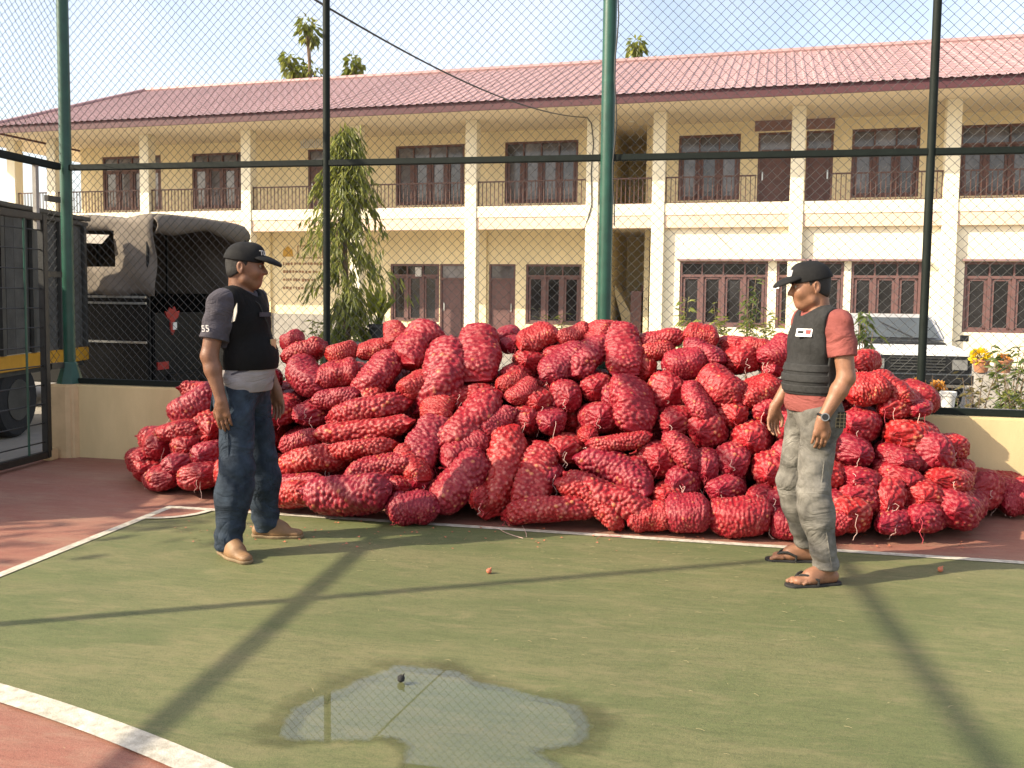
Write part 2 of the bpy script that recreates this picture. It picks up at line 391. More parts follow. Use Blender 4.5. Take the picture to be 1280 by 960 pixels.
# leaves: every leaf a folded blade of four triangles; one mesh per crown
def leaves(name, pos, dirs, length, width, m, parent=None, droop=.25, seed=1, up=None):
    g = np.random.default_rng(seed + 5000); n = len(pos); pos = np.asarray(pos, float); d = np.asarray(dirs, float)
    d /= np.linalg.norm(d, axis=1)[:, None] + 1e-9
    rv = g.normal(size=(n, 3)) if up is None else np.tile(np.array(up, float), (n, 1)) + g.normal(size=(n, 3)) * .35
    s = np.cross(d, rv); s /= np.linalg.norm(s, axis=1)[:, None] + 1e-9
    nn = np.cross(s, d)
    L = (length * g.uniform(.65, 1.25, n))[:, None]; W = (width * g.uniform(.7, 1.2, n))[:, None]
    tip = pos + d * L + np.array([0, 0, -1]) * L * droop
    mid = pos + d * L * .5 + np.array([0, 0, -1]) * L * droop * .3
    a = mid + s * W / 2 + nn * W * .18; b = mid - s * W / 2 + nn * W * .18
    v = np.stack([pos, a, tip, b, mid], 1).reshape(-1, 3)
    base = (np.arange(n) * 5)[:, None]
    f = np.concatenate([base + np.array([0, 4, 1]), base + np.array([1, 4, 2]), base + np.array([2, 4, 3]), base + np.array([3, 4, 0])])
    me = bpy.data.meshes.new(name); me.from_pydata(v.tolist(), [], f.tolist())
    at = me.attributes.new('rnd', 'FLOAT', 'POINT'); at.data.foreach_set('value', np.repeat(g.random(n), 5).astype(np.float32))
    return link_mesh(name, me, m, parent)

# ------------------------------------------------------------------ signed distance sculpting (bodies, clothes)
class Field:
    def __init__(s, lo, hi, h):
        s.lo = np.array(lo, float); s.h = h; s.n = np.ceil((np.array(hi) - s.lo) / h).astype(int) + 1
        s.D = np.full(s.n, .25, np.float32)
        s.ax = [(s.lo[i] + h * np.arange(s.n[i])).astype(np.float32) for i in range(3)]
    def _sl(s, lo, hi):
        a = np.clip(np.floor((np.array(lo) - s.lo) / s.h).astype(int), 0, s.n); b = np.clip(np.ceil((np.array(hi) - s.lo) / s.h).astype(int) + 1, 0, s.n)
        return tuple(slice(int(a[i]), int(b[i])) for i in range(3))
    def grid(s, sl): return s.ax[0][sl[0]][:, None, None], s.ax[1][sl[1]][None, :, None], s.ax[2][sl[2]][None, None, :]
    def blend(s, sl, d, k, sub=False):
        A = s.D[sl]
        if A.size == 0: return
        if sub: d = -d; h = np.maximum(k - np.abs(A - d), 0) / k; s.D[sl] = np.maximum(A, d) + h * h * k * .25
        else: h = np.maximum(k - np.abs(A - d), 0) / k; s.D[sl] = np.minimum(A, d) - h * h * k * .25
    def cap(s, a, b, ra, rb, k=.02, flat=None, sub=False):
        a = np.array(a, float); b = np.array(b, float); r = max(ra, rb) + k + 2 * s.h + .01
        sl = s._sl(np.minimum(a, b) - r, np.maximum(a, b) + r); X, Y, Z = s.grid(sl)
        ab = b - a; L2 = max(ab @ ab, 1e-9)
        px, py, pz = X - a[0], Y - a[1], Z - a[2]
        t = np.clip((px * ab[0] + py * ab[1] + pz * ab[2]) / L2, 0, 1)
        qx, qy, qz = px - t * ab[0], py - t * ab[1], pz - t * ab[2]
        q2 = qx * qx + qy * qy + qz * qz
        if flat is not None:
            nv = np.array(flat[0], float); nv /= np.linalg.norm(nv); f = flat[1]
            c = qx * nv[0] + qy * nv[1] + qz * nv[2]; q2 = q2 + c * c * (f * f - 1)
        s.blend(sl, np.sqrt(q2) - (ra + (rb - ra) * t), k, sub)
    def ell(s, c, r, k=.02, rot=None, sub=False):
        c = np.array(c, float); r = np.array(r, float); e = max(r) + k + 2 * s.h + .01
        sl = s._sl(c - e, c + e); X, Y, Z = s.grid(sl); px, py, pz = X - c[0], Y - c[1], Z - c[2]
        if rot is not None:
            M = np.array(rot.to_3x3().transposed()); px, py, pz = (M[i][0] * px + M[i][1] * py + M[i][2] * pz for i in range(3))
        k0 = np.sqrt((px / r[0]) ** 2 + (py / r[1]) ** 2 + (pz / r[2]) ** 2); k1 = np.sqrt((px / r[0] ** 2) ** 2 + (py / r[1] ** 2) ** 2 + (pz / r[2] ** 2) ** 2) + 1e-6
        s.blend(sl, k0 * (k0 - 1) / k1, k, sub)
    def cut(s, nrm, p):                       # keep the side where (x-p).n < 0
        nrm = np.array(nrm, float); nrm /= np.linalg.norm(nrm); X, Y, Z = s.grid((slice(None),) * 3)
        s.D = np.maximum(s.D, (X - p[0]) * nrm[0] + (Y - p[1]) * nrm[1] + (Z - p[2]) * nrm[2]).astype(np.float32)
    def warp(s, fn):
        X, Y, Z = s.grid((slice(None),) * 3); s.D = (s.D + fn(X, Y, Z)).astype(np.float32)
    def mesh(s, name, m, parent):
        D = s.D; I = D < 0; n = D.shape
        V = np.zeros([n[0] - 1, n[1] - 1, n[2] - 1, 3], np.float32); cnt = np.zeros([n[0] - 1, n[1] - 1, n[2] - 1], np.float32)
        core = [I[i:n[0] - 1 + i, j:n[1] - 1 + j, k_:n[2] - 1 + k_] for i in (0, 1) for j in (0, 1) for k_ in (0, 1)]
        sm = np.zeros(core[0].shape, np.int8)
        for c in core: sm += c
        act = (sm > 0) & (sm < 8); idx = np.argwhere(act); num = np.full(act.shape, -1, np.int64); num[act] = np.arange(len(idx))
        P = np.zeros((len(idx), 3)); C = np.zeros(len(idx))
        corners = [(i, j, k_) for i in (0, 1) for j in (0, 1) for k_ in (0, 1)]
        for a in corners:
            for ax in range(3):
                if a[ax]: continue
                b = list(a); b[ax] = 1
                da = D[idx[:, 0] + a[0], idx[:, 1] + a[1], idx[:, 2] + a[2]]; db = D[idx[:, 0] + b[0], idx[:, 1] + b[1], idx[:, 2] + b[2]]
                cr = (da < 0) != (db < 0); t = np.where(cr, da / np.where(cr, da - db, 1), 0)
                q = np.tile(np.array(a, float), (len(idx), 1)); q[:, ax] += t
                P += q * cr[:, None]; C += cr
        verts = s.lo + (idx + P / C[:, None]) * s.h
        quads = []
        for ax in range(3):
            o1, o2 = [(1, 2), (2, 0), (0, 1)][ax]
            sl0 = [slice(None)] * 3; sl1 = [slice(None)] * 3; sl0[ax] = slice(0, n[ax] - 1); sl1[ax] = slice(1, n[ax])
            A = I[tuple(sl0)]; B = I[tuple(sl1)]; e = np.argwhere(A != B)
            e = e[(e[:, o1] > 0) & (e[:, o2] > 0) & (e[:, o1] < n[o1] - 1) & (e[:, o2] < n[o2] - 1)]
            ins = A[e[:, 0], e[:, 1], e[:, 2]]
            def g(d1, d2):
                q = e.copy(); q[:, o1] += d1; q[:, o2] += d2; return num[q[:, 0], q[:, 1], q[:, 2]]
            q = np.stack([g(-1, -1), g(0, -1), g(0, 0), g(-1, 0)], 1); q[~ins] = q[~ins][:, ::-1]; quads.append(q)
        q = np.concatenate(quads)
        me = bpy.data.meshes.new(name); me.vertices.add(len(verts)); me.vertices.foreach_set('co', verts.astype(np.float32).ravel())
        me.loops.add(q.size); me.loops.foreach_set('vertex_index', q.ravel().astype(np.int32))
        me.polygons.add(len(q)); me.polygons.foreach_set('loop_start', np.arange(0, q.size, 4, dtype=np.int32)); me.polygons.foreach_set('loop_total', np.full(len(q), 4, np.int32))
        me.update(calc_edges=True); me.validate()
        me.polygons.foreach_set('use_smooth', np.ones(len(me.polygons), bool))
        # one relaxation pass evens the grid steps
        bm = bmesh.new(); bm.from_mesh(me); bmesh.ops.smooth_vert(bm, verts=bm.verts, factor=.5, use_axis_x=True, use_axis_y=True, use_axis_z=True); bm.to_mesh(me); bm.free()
        return link_mesh(name, me, m, parent)
#==SETTING==
# ================================================================== THE SETTING
YF = 7.12                                       # fence line, parallel to the goal line
XS = on_y(84, 300, YF)[0] - .02                                      # side fence line
YARD = -0.15
big = [(-400, -400), (400, -400), (400, 600), (-400, 600)]
tag(sheet('ground', big, YARD, 'yard_concrete'), kind='structure')
mb = MB(); mb.bb((XS - .25, -14, YARD - .05), (9, YF + .12, 0.0)); court = mb.build('court_slab', 'court_red'); tag(court, kind='structure')
XL, YG = -3.53, 5.53
CC, CR = (-4.42, -5.25), 8.26
arc = [(CC[0] + CR * math.cos(t), CC[1] + CR * math.sin(t)) for t in np.linspace(math.asin((-2 - CC[1]) / CR), math.pi - math.acos((XL - CC[0]) / CR * -1), 60)]
green = [(XL, YG), (XL, arc[-1][1])] + [p for p in arc[::-1] if p[0] >= XL] + [(8.8, -2), (8.8, YG)]
tag(sheet('court_green_field', green, .004, 'court_green'), kind='structure')
def strip(name, pts, w, z):
    pts = [Vector((p[0], p[1], 0)) for p in pts]; L = []; Rr = []
    for i, p in enumerate(pts):
        t = (pts[min(i + 1, len(pts) - 1)] - pts[max(i - 1, 0)]).normalized(); nn = Vector((-t.y, t.x, 0))
        L.append(p + nn * w / 2); Rr.append(p - nn * w / 2)
    me = bpy.data.meshes.new(name); n = len(pts)
    me.from_pydata([(q.x, q.y, z) for q in L + Rr], [], [(i, n + i, n + i + 1, i + 1) for i in range(n - 1)])
    return tag(link_mesh(name, me, 'line_paint'), kind='structure')
strip('goal_line_marking', [(XL - .03, YG), (8.7, YG)], .06, .008)
strip('side_line_marking', [(XL, YG - .034), (XL, -8)], .06, .0085)
strip('corner_arc_marking', [(XL + .32 * math.cos(t), YG - .32 * math.sin(t)) for t in np.linspace(.10, 1.47, 14)], .045, .012)
sheet('corner_quadrant', [(XL + .02, YG - .02)] + [(XL + .31 * math.cos(t), YG - .31 * math.sin(t)) for t in np.linspace(.08, 1.49, 14)], .0065, 'court_red')
strip('big_arc_marking', [p for p in arc if p[0] > XL - 1.5], .105, .0095)

pud = [(352, 925), (358, 905), (368, 892), (395, 878), (420, 868), (455, 852), (480, 843), (500, 836), (530, 839), (560, 842), (578, 846), (600, 858), (640, 865), (665, 874), (692, 879),
       (722, 888), (733, 902), (736, 915), (729, 930), (708, 938), (682, 941), (672, 946), (690, 956), (705, 972), (690, 1000), (600, 1030), (520, 1010), (500, 970), (512, 940), (498, 929), (478, 925), (455, 929), (425, 929), (395, 931)]
pw = [ground(x, y)[:2] for x, y in pud]
dense = []
for i in range(len(pw)):
    p0, p1, p2, p3 = pw[i - 1], pw[i], pw[(i + 1) % len(pw)], pw[(i + 2) % len(pw)]
    for t in (0, .25, .5, .75):
        q = .5 * ((2 * p1) + (-p0 + p2) * t + (2 * p0 - 5 * p1 + 4 * p2 - p3) * t * t + (-p0 + 3 * p1 - 3 * p2 + p3) * t ** 3)
        dense.append(q + rng.normal(size=2) * .004)
nD = len(dense); dn = []                           # outward normals: the film thins out over a few centimetres
area = sum(dense[i - 1][0] * dense[i][1] - dense[i][0] * dense[i - 1][1] for i in range(nD)); sgn_ = 1 if area > 0 else -1
for i in range(nD):
    t = dense[(i + 1) % nD] - dense[i - 1]; q = np.array([t[1], -t[0]]) * sgn_; dn.append(q / (np.linalg.norm(q) + 1e-9))
ring0 = [dense[i] - dn[i] * .012 for i in range(nD)]; ring1 = [dense[i] + dn[i] * .012 * (1 + .6 * math.sin(i * 1.7)) for i in range(nD)]
pv = [(p[0], p[1], .0135) for p in ring0 + ring1]
me = bpy.data.meshes.new('puddle'); me.from_pydata(pv, [], [tuple(range(nD))] + [(i, (i + 1) % nD, nD + (i + 1) % nD, nD + i) for i in range(nD)])
bm = bmesh.new(); bm.from_mesh(me); bm.faces.ensure_lookup_table(); bmesh.ops.triangulate(bm, faces=[bm.faces[0]]); bm.normal_update()
for f in bm.faces:
    if f.normal.z < 0: f.normal_flip()
bm.to_mesh(me); bm.free(); at = me.attributes.new('edge', 'FLOAT', 'POINT'); at.data.foreach_set('value', [1.0] * nD + [0.0] * nD)
tag(link_mesh('puddle', me, 'puddle_water'), kind='structure')
# damp rim: a ring fading outward
cen = np.mean(pw, 0); ring = []; fac = []
V = []; E_ = []; Fc = []
for j, k in enumerate((.9, 1.12, 1.32, 1.6)):
    for q in dense:
        V.append((*(cen + (q - cen) * np.array([k, k])), .0105)); E_.append((.85, .75, .3, -.4)[j])
n = len(dense)
for j in range(3):
    for i in range(n): Fc.append((j * n + i, j * n + (i + 1) % n, (j + 1) * n + (i + 1) % n, (j + 1) * n + i))
me = bpy.data.meshes.new('damp_stain'); me.from_pydata(V, [], Fc); at = me.attributes.new('edge', 'FLOAT', 'POINT'); at.data.foreach_set('value', E_)
tag(link_mesh('damp_stain', me, 'damp_stain'), kind='structure')

# ---------------------------------------------------------------- low wall and fence
mb = MB(); mb.bb((XS + .12, YF - .075, -.02), (9, YF + .09, .655)); w_ = mb.build('low_wall', 'wall_cream', bevel=.012)
tag(w_, 'low cream plastered wall behind the heap of sacks, under the wire fence', 'wall')
mb = MB()
prof = [(-.14, -.12), (.06, -.12), (.115, -.10), (.14, -.05), (.14, .05), (.115, .10), (.06, .12), (-.14, .12)]
mb.prism(prof, (1, 0, 0), (0, 1, 0), (XS + .02, YF - .03, -.02), (0, 0, .68)); p_ = mb.build('corner_pillar', 'pillar_plaster', bevel=.02)
tag(p_, 'short rounded plaster pillar under the corner fence post', 'pillar')
mb = MB(); mb.bb((XS - .05, YF - .30, 0), (XS + .05, YF - .20, .10)); tag(mb.build('door_stop_block', 'pillar_plaster', bevel=.01), 'small cream block at the foot of the corner pillar', 'block')

fence = empty('court_fence', (0, YF, 0)); tag(fence, 'tall green wire mesh fence on the low wall behind the sacks', 'fence')
PX = [XS + .02, on_y(408.3, 300, YF)[0], on_y(757, 300, YF)[0], on_y(1159, 300, YF)[0]]
bay = (PX[3] - PX[0]) / 3; PX.append(PX[3] + bay); PX.append(PX[3] + 2 * bay)
ZR = on_y(640, 199.5, YF)[2]; ZT = 4.62
def post(x, y, r, m, parent, z0=.66, z1=ZT + .12, flare=False):
    mb = MB(); z = z0
    mb.tube([(x, y, z0), (x, y, z1)], r, 20)
    o = mb.build('post', m, parent, smooth=True)
    c = MB(); c.tube([(x, y, z1), (x, y, z1 + .015)], r * 1.15, 16); c.build('post_cap', m, o, smooth=True)
    if flare:
        c = MB(); c.lathe([(r * 2.3, 0), (r * 2.2, .02), (r * 1.25, .19), (r * 1.02, .20)], (x, y, z0 - .005), 8); c.build('base_flare', m, o)
    return o
for i, x in enumerate(PX):
    thick = i in (0, 2, 4)
    post(x, 0, .050 if i == 0 else .054 if thick else .030, 'post_green' if thick else 'post_dark', fence, flare=(i == 0))
for i in range(5):
    x0, x1 = PX[i], PX[i + 1]
    for z, h, m in ((.685, .05, 'post_dark'), (ZR, .052, 'post_dark'), (ZT, .052, 'post_dark')):
        mb = MB(); mb.bb((x0 + .02, -.022, z - h / 2), (x1 - .02, .022, z + h / 2)); mb.build('rail', m, fence, bevel=.006)
def chainlink(name, p0, p1, z0, z1, parent, w=.080, r=.0022):
    p0, p1 = np.array(p0, float), np.array(p1, float); L = np.linalg.norm(p1 - p0); d = (p1 - p0) / L; nn = np.array([-d[1], d[0]])
    nw = int(L / (w / 2)); ns = int((z1 - z0) / (w / 2)) + 1
    zs = z0 + np.arange(ns + 1) * (z1 - z0) / ns; V = []; Fq = []
    g = np.random.default_rng(int(L * 1000) % 997)
    k3 = [(math.cos(a), math.sin(a)) for a in (0.5, 2.594, 4.689)]
    j = np.arange(ns + 1); sag = .006 * np.sin(j / ns * 9)
    base = 0; tri = []
    for i in range(nw):
        u = i * w / 2 + np.where((j + i) % 2 == 0, 0, w / 2) + sag + g.normal(size=ns + 1) * .0012
        off = np.where((j + i) % 2 == 0, .0022, -.0022)
        for cx, sy in k3:
            xy = p0[None] + d[None] * (u + r * cx * 1.25)[:, None] + nn[None] * (off + r * sy * 1.25)[:, None]
            V.append(np.column_stack([xy, zs]))
    V = np.concatenate(V); n1 = ns + 1; s = np.arange(ns)
    for i in range(nw):
        for k in range(3):
            a = (i * 3 + k) * n1 + s; b = (i * 3 + (k + 1) % 3) * n1 + s
            Fq.append(np.stack([a, b, b + 1, a + 1], 1))
    Fq = np.concatenate(Fq); me = bpy.data.meshes.new(name); me.from_pydata(V.tolist(), [], Fq.tolist())
    o = link_mesh(name, me, 'wire', parent); o['kind'] = 'stuff'; return o
for i in range(5):
    chainlink('wire_mesh', (PX[i] + .01, 0.03), (PX[i + 1] - .01, .03), .70, ZR, fence)
    chainlink('wire_mesh', (PX[i] + .01, 0.03), (PX[i + 1] - .01, .03), ZR, ZT, fence)

# side fence (left edge of the court) with its gate
TH = .05                                        # the side fence stands a few degrees off square
side = empty('side_fence', (XS + math.sin(TH) * YF, YF - math.cos(TH) * YF, 0), TH); tag(side, 'green wire mesh fence along the side of the court above the open grille gate', 'fence')
SY = [YF - .04, 2.15, -2.7, -7.5]
for y in SY[1:]: post(0, y, .034, 'post_dark', side, 0.0)
for i in range(3):
    y1, y0 = SY[i], SY[i + 1]
    for z in (ZR, ZT):
        mb = MB(); mb.bb((-.027, y0 + .02, z - .030), (.027, y1 - .03, z + .030)); mb.build('rail', 'post_dark', side, bevel=.006)
    chainlink('wire_mesh', (.0, y0), (.0, y1), ZR, ZT, side)
GY = on_x(57, 420, XS)[1]                        # gate stile
mb = MB(); mb.bb((-.022, GY - .115, 2.02), (.012, GY - .075, ZR - .02)); mb.build('upright', 'planter_grey', side)
for z in (2.30, 1.64, .83):
    mb = MB(); mb.bb((-.02, GY + .03, z - .025), (.02, YF - .08, z + .025)); mb.build('gate_bracket', 'gate_black', side)
chainlink('wire_mesh', (.0, GY + .04), (.0, YF - .09), .80, ZR, side)
gate = empty('grille_gate', (XS + (YF - GY) * TH, GY, 0), TH); tag(gate, 'black steel grille gate hung beside the corner post', 'gate')
GW, G0, G1 = 2.3, .03, on_x(57, 268, XS)[2]
for nm, a, b in (('stile', (-.03, -.06, G0), (.03, .0, G1)), ('stile', (-.03, -GW, G0), (.03, -GW + .06, G1)), ('top_rail', (-.03, -GW + .061, G1 - .06), (.03, -.061, G1)), ('bottom_rail', (-.03, -GW + .061, G0), (.03, -.061, G0 + .06))):
    mb = MB(); mb.bb(a, b); mb.build(nm, 'gate_black', gate, bevel=.006)
for k in range(12):
    z = G0 + .06 + (G1 - G0 - .12) * (k + .5) / 12
    mb = MB(); mb.tube([(0, -GW + .06, z), (0, -.06, z)], .006, 6); mb.build('grille_bar', 'gate_black', gate)
for k in range(1, 5):
    y = -GW * k / 5 + .18
    mb = MB(); mb.tube([(0.013, y, G0 + .05), (.013, y, G1 - .05)], .010, 6); mb.build('grille_upright', 'post_green', gate)
mb = MB(); mb.bb((XS - .95, YF - .35, YARD), (XS - .70, YF - .20, .62)); tag(mb.build('wall_stub', 'wall_cream', bevel=.012), 'end of a cream low wall seen through the grille gate', 'wall')

# ---------------------------------------------------------------- school building
BA = YAW + math.atan(-.288)
bo = camw(0, 26.56); BO = np.array([bo[0], bo[1], 0]); BU = np.array([math.cos(BA), math.sin(BA), 0]); BN = np.array([-math.sin(BA), math.cos(BA), 0])
def bp(px, py, w=0.0):
    d = ray(px, py); t = (w + (BO - EYE) @ BN) / (d @ BN); P = EYE + d * t - BO; return P @ BU, P[2]
school = empty('school_building', BO, BA); tag(school, 'long two storey cream school building with rose tiled roof and open balcony corridor', 'building')
ZSO = bp(740, 143)[1]; ZB0 = bp(660, 286)[1]; ZB1 = bp(660, 257)[1]; ZMID = bp(660, 271)[1]
WU = 2.0
cols_px = [(5, 22), (58, 69), (174, 186), (301, 313), (437, 450), (581, 596), (733, 748), (816, 831), (988, 1006), (1181, 1200)]
cu = [(bp(a, 215)[0] + bp(b, 215)[0]) / 2 for a, b in cols_px]
cu.append(cu[-1] + (cu[-1] - cu[-2])); cu.append(cu[-1] * 2 - cu[-2])
CWD = .36
U0, U1 = cu[0] - .25, cu[-1] + .25
for u in cu:
    mb = MB(); mb.bb((u - CWD / 2, 0, YARD), (u + CWD / 2, CWD, ZSO)); mb.build('column', 'facade_cream', school, bevel=.01)
def span(name, m, u0, u1, w0, w1, z0, z1, bevel=0): mb = MB(); mb.bb((u0, w0, z0), (u1, w1, z1)); return mb.build(name, m, school, bevel=bevel)
for a, b in zip(cu[:-1], cu[1:]):
    span('balcony_beam', 'facade_cream', a + CWD / 2, b - CWD / 2, .03, .30, ZMID, ZB1)
    span('balcony_band', 'band_pink', a + CWD / 2, b - CWD / 2, .05, .28, ZB0, ZMID - .003)
span('balcony_floor', 'soffit', U0, U1, .302, 7.9, ZB0 + .12, ZB1 - .12)
span('soffit', 'soffit', U0 - 1.3, U1, -1.48, 7.9, ZSO + .002, ZSO + .08)
# walls with real openings
def holed_wall(name, m, u0, u1, z0, z1, w, th, holes):
    us = sorted({u0, u1} | {h[0] for h in holes} | {h[1] for h in holes}); us = [u for u in us if u0 <= u <= u1]
    mb = MB()
    for a, b in zip(us[:-1], us[1:]):
        if b - a < 1e-4: continue
        hs = sorted([(h[2], h[3]) for h in holes if h[0] < (a + b) / 2 < h[1]]); z = z0
        for h0, h1 in hs:
            if h0 > z + 1e-4: mb.bb((a, w, z), (b, w + th, h0))
            z = max(z, h1)
        if z < z1: mb.bb((a, w, z), (b, w + th, z1))
    o = mb.build(name, m, school); return o
def window(u0, u1, z0, z1, w, n, glass, frac=.27, sill=True):
    root = empty('window'); root.parent = school
    mb = MB(); t = .07
    mb.bb((u0, w + .02, z0), (u0 + t, w + .13, z1)); mb.bb((u1 - t, w + .02, z0), (u1, w + .13, z1))
    mb.bb((u0 + t, w + .021, z1 - t), (u1 - t, w + .13, z1)); mb.bb((u0 + t, w + .021, z0), (u1 - t, w + .13, z0 + t))
    zt = z1 - (z1 - z0) * frac; mb.bb((u0 + t, w + .022, zt - .035), (u1 - t, w + .128, zt + .035))
    mb.build('frame', 'window_brown', root)
    pw_ = (u1 - u0 - t) / n
    for k in range(n):
        a = u0 + t / 2 + k * pw_; b = a + pw_
        if k: mb = MB(); mb.bb((a - .045, w + .024, z0 + t), (a + .045, w + .126, zt - .035)); mb.bb((a - .02, w + .026, zt + .035), (a + .02, w + .12, z1 - t)); mb.build('mullion', 'window_brown', root)
        for q0, q1, nm in ((z0 + t, zt - .035, 'pane'), (zt + .035, z1 - t, 'pane')):
            if nm == 'pane' and q0 < zt:                         # sash stiles
                mb = MB()
                for x in (a + .05, b - .05 - .07): mb.bb((x, w + .05, q0), (x + .07, w + .1, q1))
                mb.bb((a + .05, w + .05, q1 - .06), (b - .05, w + .099, q1)); mb.bb((a + .05, w + .05, q0), (b - .05, w + .099, q0 + .06)); mb.build('sash', 'window_brown', root)
            mb = MB(); tilt = random.uniform(-.012, .012); mb.bb((a + .02, w + .083 + tilt, q0), (b - .02, w + .090 + tilt, q1)); mb.build('pane', glass, root)
    return root
def door(u0, u1, z0, z1, w, handle_right=True, transom=.5):
    root = empty('door'); root.parent = school; t = .06
    mb = MB(); mb.bb((u0, w + .01, z0), (u0 + t, w + .13, z1)); mb.bb((u1 - t, w + .01, z0), (u1, w + .13, z1)); mb.bb((u0 + t, w + .011, z1 - t), (u1 - t, w + .13, z1)); mb.bb((u0 + t, w + .012, z1 - transom - t), (u1 - t, w + .13, z1 - transom)); mb.build('frame', 'window_brown', root)
    mb = MB(); mb.bb((u0 + t, w + .06, z1 - transom), (u1 - t, w + .07, z1 - t)); mb.build('pane', 'glass_upper', root)
    mb = MB(); mb.bb((u0 + t, w + .05, z0), (u1 - t, w + .09, z1 - transom - t)); lf = mb.build('leaf', 'door_brown', root)
    zz = z0 + .1
    for k in range(2):
        h = (z1 - transom - t - z0 - .3) / 2; mb = MB(); mb.bb((u0 + t + .12, w + .035, zz), (u1 - t - .12, w + .05, zz + h)); mb.build('panel', 'door_brown', root, bevel=.012); zz += h + .1
    x = u1 - t - .08 if handle_right else u0 + t + .08
    mb = MB(); mb.bb((x - .02, w + .02, z0 + .95), (x + .02, w + .034, z0 + 1.2)); mb.build('handle', 'chrome_trim', root)
up_px = [(128, 201, 4, 196), (240, 315, 4, 190), (494.5, 580.5, 4, 182), (631, 722.5, 4, 178), (848, 925, 3, 168), (1064, 1149, 3, 158), (1199, 1295, 3, 155)]
zt_u = np.mean([bp((a + b) / 2, t, WU)[1] for a, b, n, t in up_px]); zb_u = np.mean([bp(540, 257.5, WU)[1], bp(1106, 245, WU)[1]])
zfl = ZB1 - .12
doors_up = [(947, 990), (1007, 1041), (385, 407)]
holes = []
for a, b, n, t in up_px:
    u0, u1 = bp(a, 210, WU)[0], bp(b, 210, WU)[0]; holes.append((u0, u1, zb_u, zt_u)); window(u0, u1, zb_u, zt_u, WU, n, 'glass_upper')
for a, b in doors_up:
    u0, u1 = bp(a, 210, WU)[0], bp(b, 210, WU)[0]; holes.append((u0, u1, zfl, zt_u)); door(u0, u1, zfl, zt_u, WU, a > 1000)
for a, b in ((944, 991), (1006, 1044)):
    u0, u1 = bp(a, 150, WU)[0], bp(b, 150, WU)[0]; span('door_hood', 'panel_mauve', u0, u1, WU - .03, WU - .002, zt_u + .04, zt_u + .42)
us_l = bp(757, 215, WU)[0]; us_r = bp(813, 215, WU)[0]; ule = bp(101, 215, WU)[0]
holed_wall('upper_wall', 'facade_yellow', ule, us_l, zfl, ZSO, WU, .16, holes)
holed_wall('upper_wall', 'facade_yellow', us_r, U1, zfl, ZSO, WU, .16, holes)
span('end_wall', 'facade_yellow', ule, ule + .16, WU + .161, 7.8, zfl, ZSO)
span('stair_wall', 'facade_yellow', us_l, us_l + .15, WU + .161, 5.6, YARD, ZSO - .002); span('stair_wall', 'facade_yellow', us_r - .15, us_r, WU + .161, 5.6, YARD, ZSO - .002)
span('stair_back_wall', 'facade_yellow', us_l, us_r, 5.602, 5.75, YARD, ZSO)
span('back_wall', 'facade_yellow', ule, U1, 7.6, 7.75, YARD, ZSO)
# dim rooms behind the panes
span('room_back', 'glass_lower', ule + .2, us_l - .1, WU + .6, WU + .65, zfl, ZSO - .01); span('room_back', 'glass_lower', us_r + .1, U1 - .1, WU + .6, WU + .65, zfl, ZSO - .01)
# ground floor: recessed left part, flush right part
lo_px = [(488, 549, 330, 404, 3), (657, 726.5, 330, 404.5, 3)]
zt_l = bp(590, 330, WU)[1]; zb_l = bp(600, 404, WU)[1]; holes = []
for a, b, t, q, n in lo_px:
    u0, u1 = bp(a, 370, WU)[0], bp(b, 370, WU)[0]; holes.append((u0, u1, zb_l, zt_l)); window(u0, u1, zb_l, zt_l, WU, n, 'glass_lower', .2)
for a, b in ((564, 583), (611, 644)):
    u0, u1 = bp(a, 370, WU)[0], bp(b, 370, WU)[0]; u0 = u1 - .92 if a < 600 else u0; holes.append((u0, u1, YARD + .2, zt_l)); door(u0, u1, YARD + .2, zt_l, WU, a > 600, .45)
holed_wall('ground_wall', 'facade_yellow', ule, us_l, YARD, ZB0 + .12, WU, .16, holes)
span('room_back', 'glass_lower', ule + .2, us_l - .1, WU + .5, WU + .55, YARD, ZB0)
for x in (604, 336): u = bp(x, 370, WU)[0]; span('pilaster', 'facade_yellow', u - .12, u + .12, WU - .09, WU - .002, YARD, ZB0 + .12)
u0 = bp(300, 400, WU)[0]; u1 = bp(480, 400, WU)[0]; span('dado', 'planter_grey', u0, u1, WU - .03, WU - .003, YARD, bp(360, 392, WU)[1])
WF = .2; rr = [(849, 959, 327, 408, 4), (1030, 1054, 327, 408, 1), (1063, 1151, 327, 414, 3), (1204, 1300, 326, 417, 3)]
zt_r = np.mean([bp(905, 327, WF)[1], bp(1106, 327.5, WF)[1], bp(1240, 326, WF)[1]]); zb_r = np.mean([bp(905, 408, WF)[1], bp(1240, 417, WF)[1]]); holes = []
for a, b, t, q, n in rr:
    u0, u1 = bp(a, 370, WF)[0], bp(b, 370, WF)[0]
    if n == 1: u0 = u1 - (bp(1151, 370, WF)[0] - bp(1063, 370, WF)[0]); n = 3
    holes.append((u0, u1, zb_r, zt_r)); window(u0, u1, zb_r, zt_r, WF, n, 'glass_lower', .22)
    o = span('window_canopy', 'panel_mauve', u0 - .06, u1 + .12, WF - .22, WF - .003, zt_r + .01, zt_r + .06)
holed_wall('ground_wall', 'facade_cream', cu[7] + CWD / 2, U1, YARD, ZB0 + .12, WF, .18, holes)
span('room_back', 'glass_lower', cu[7] + .4, U1, WF + .6, WF + .65, YARD, ZB0)
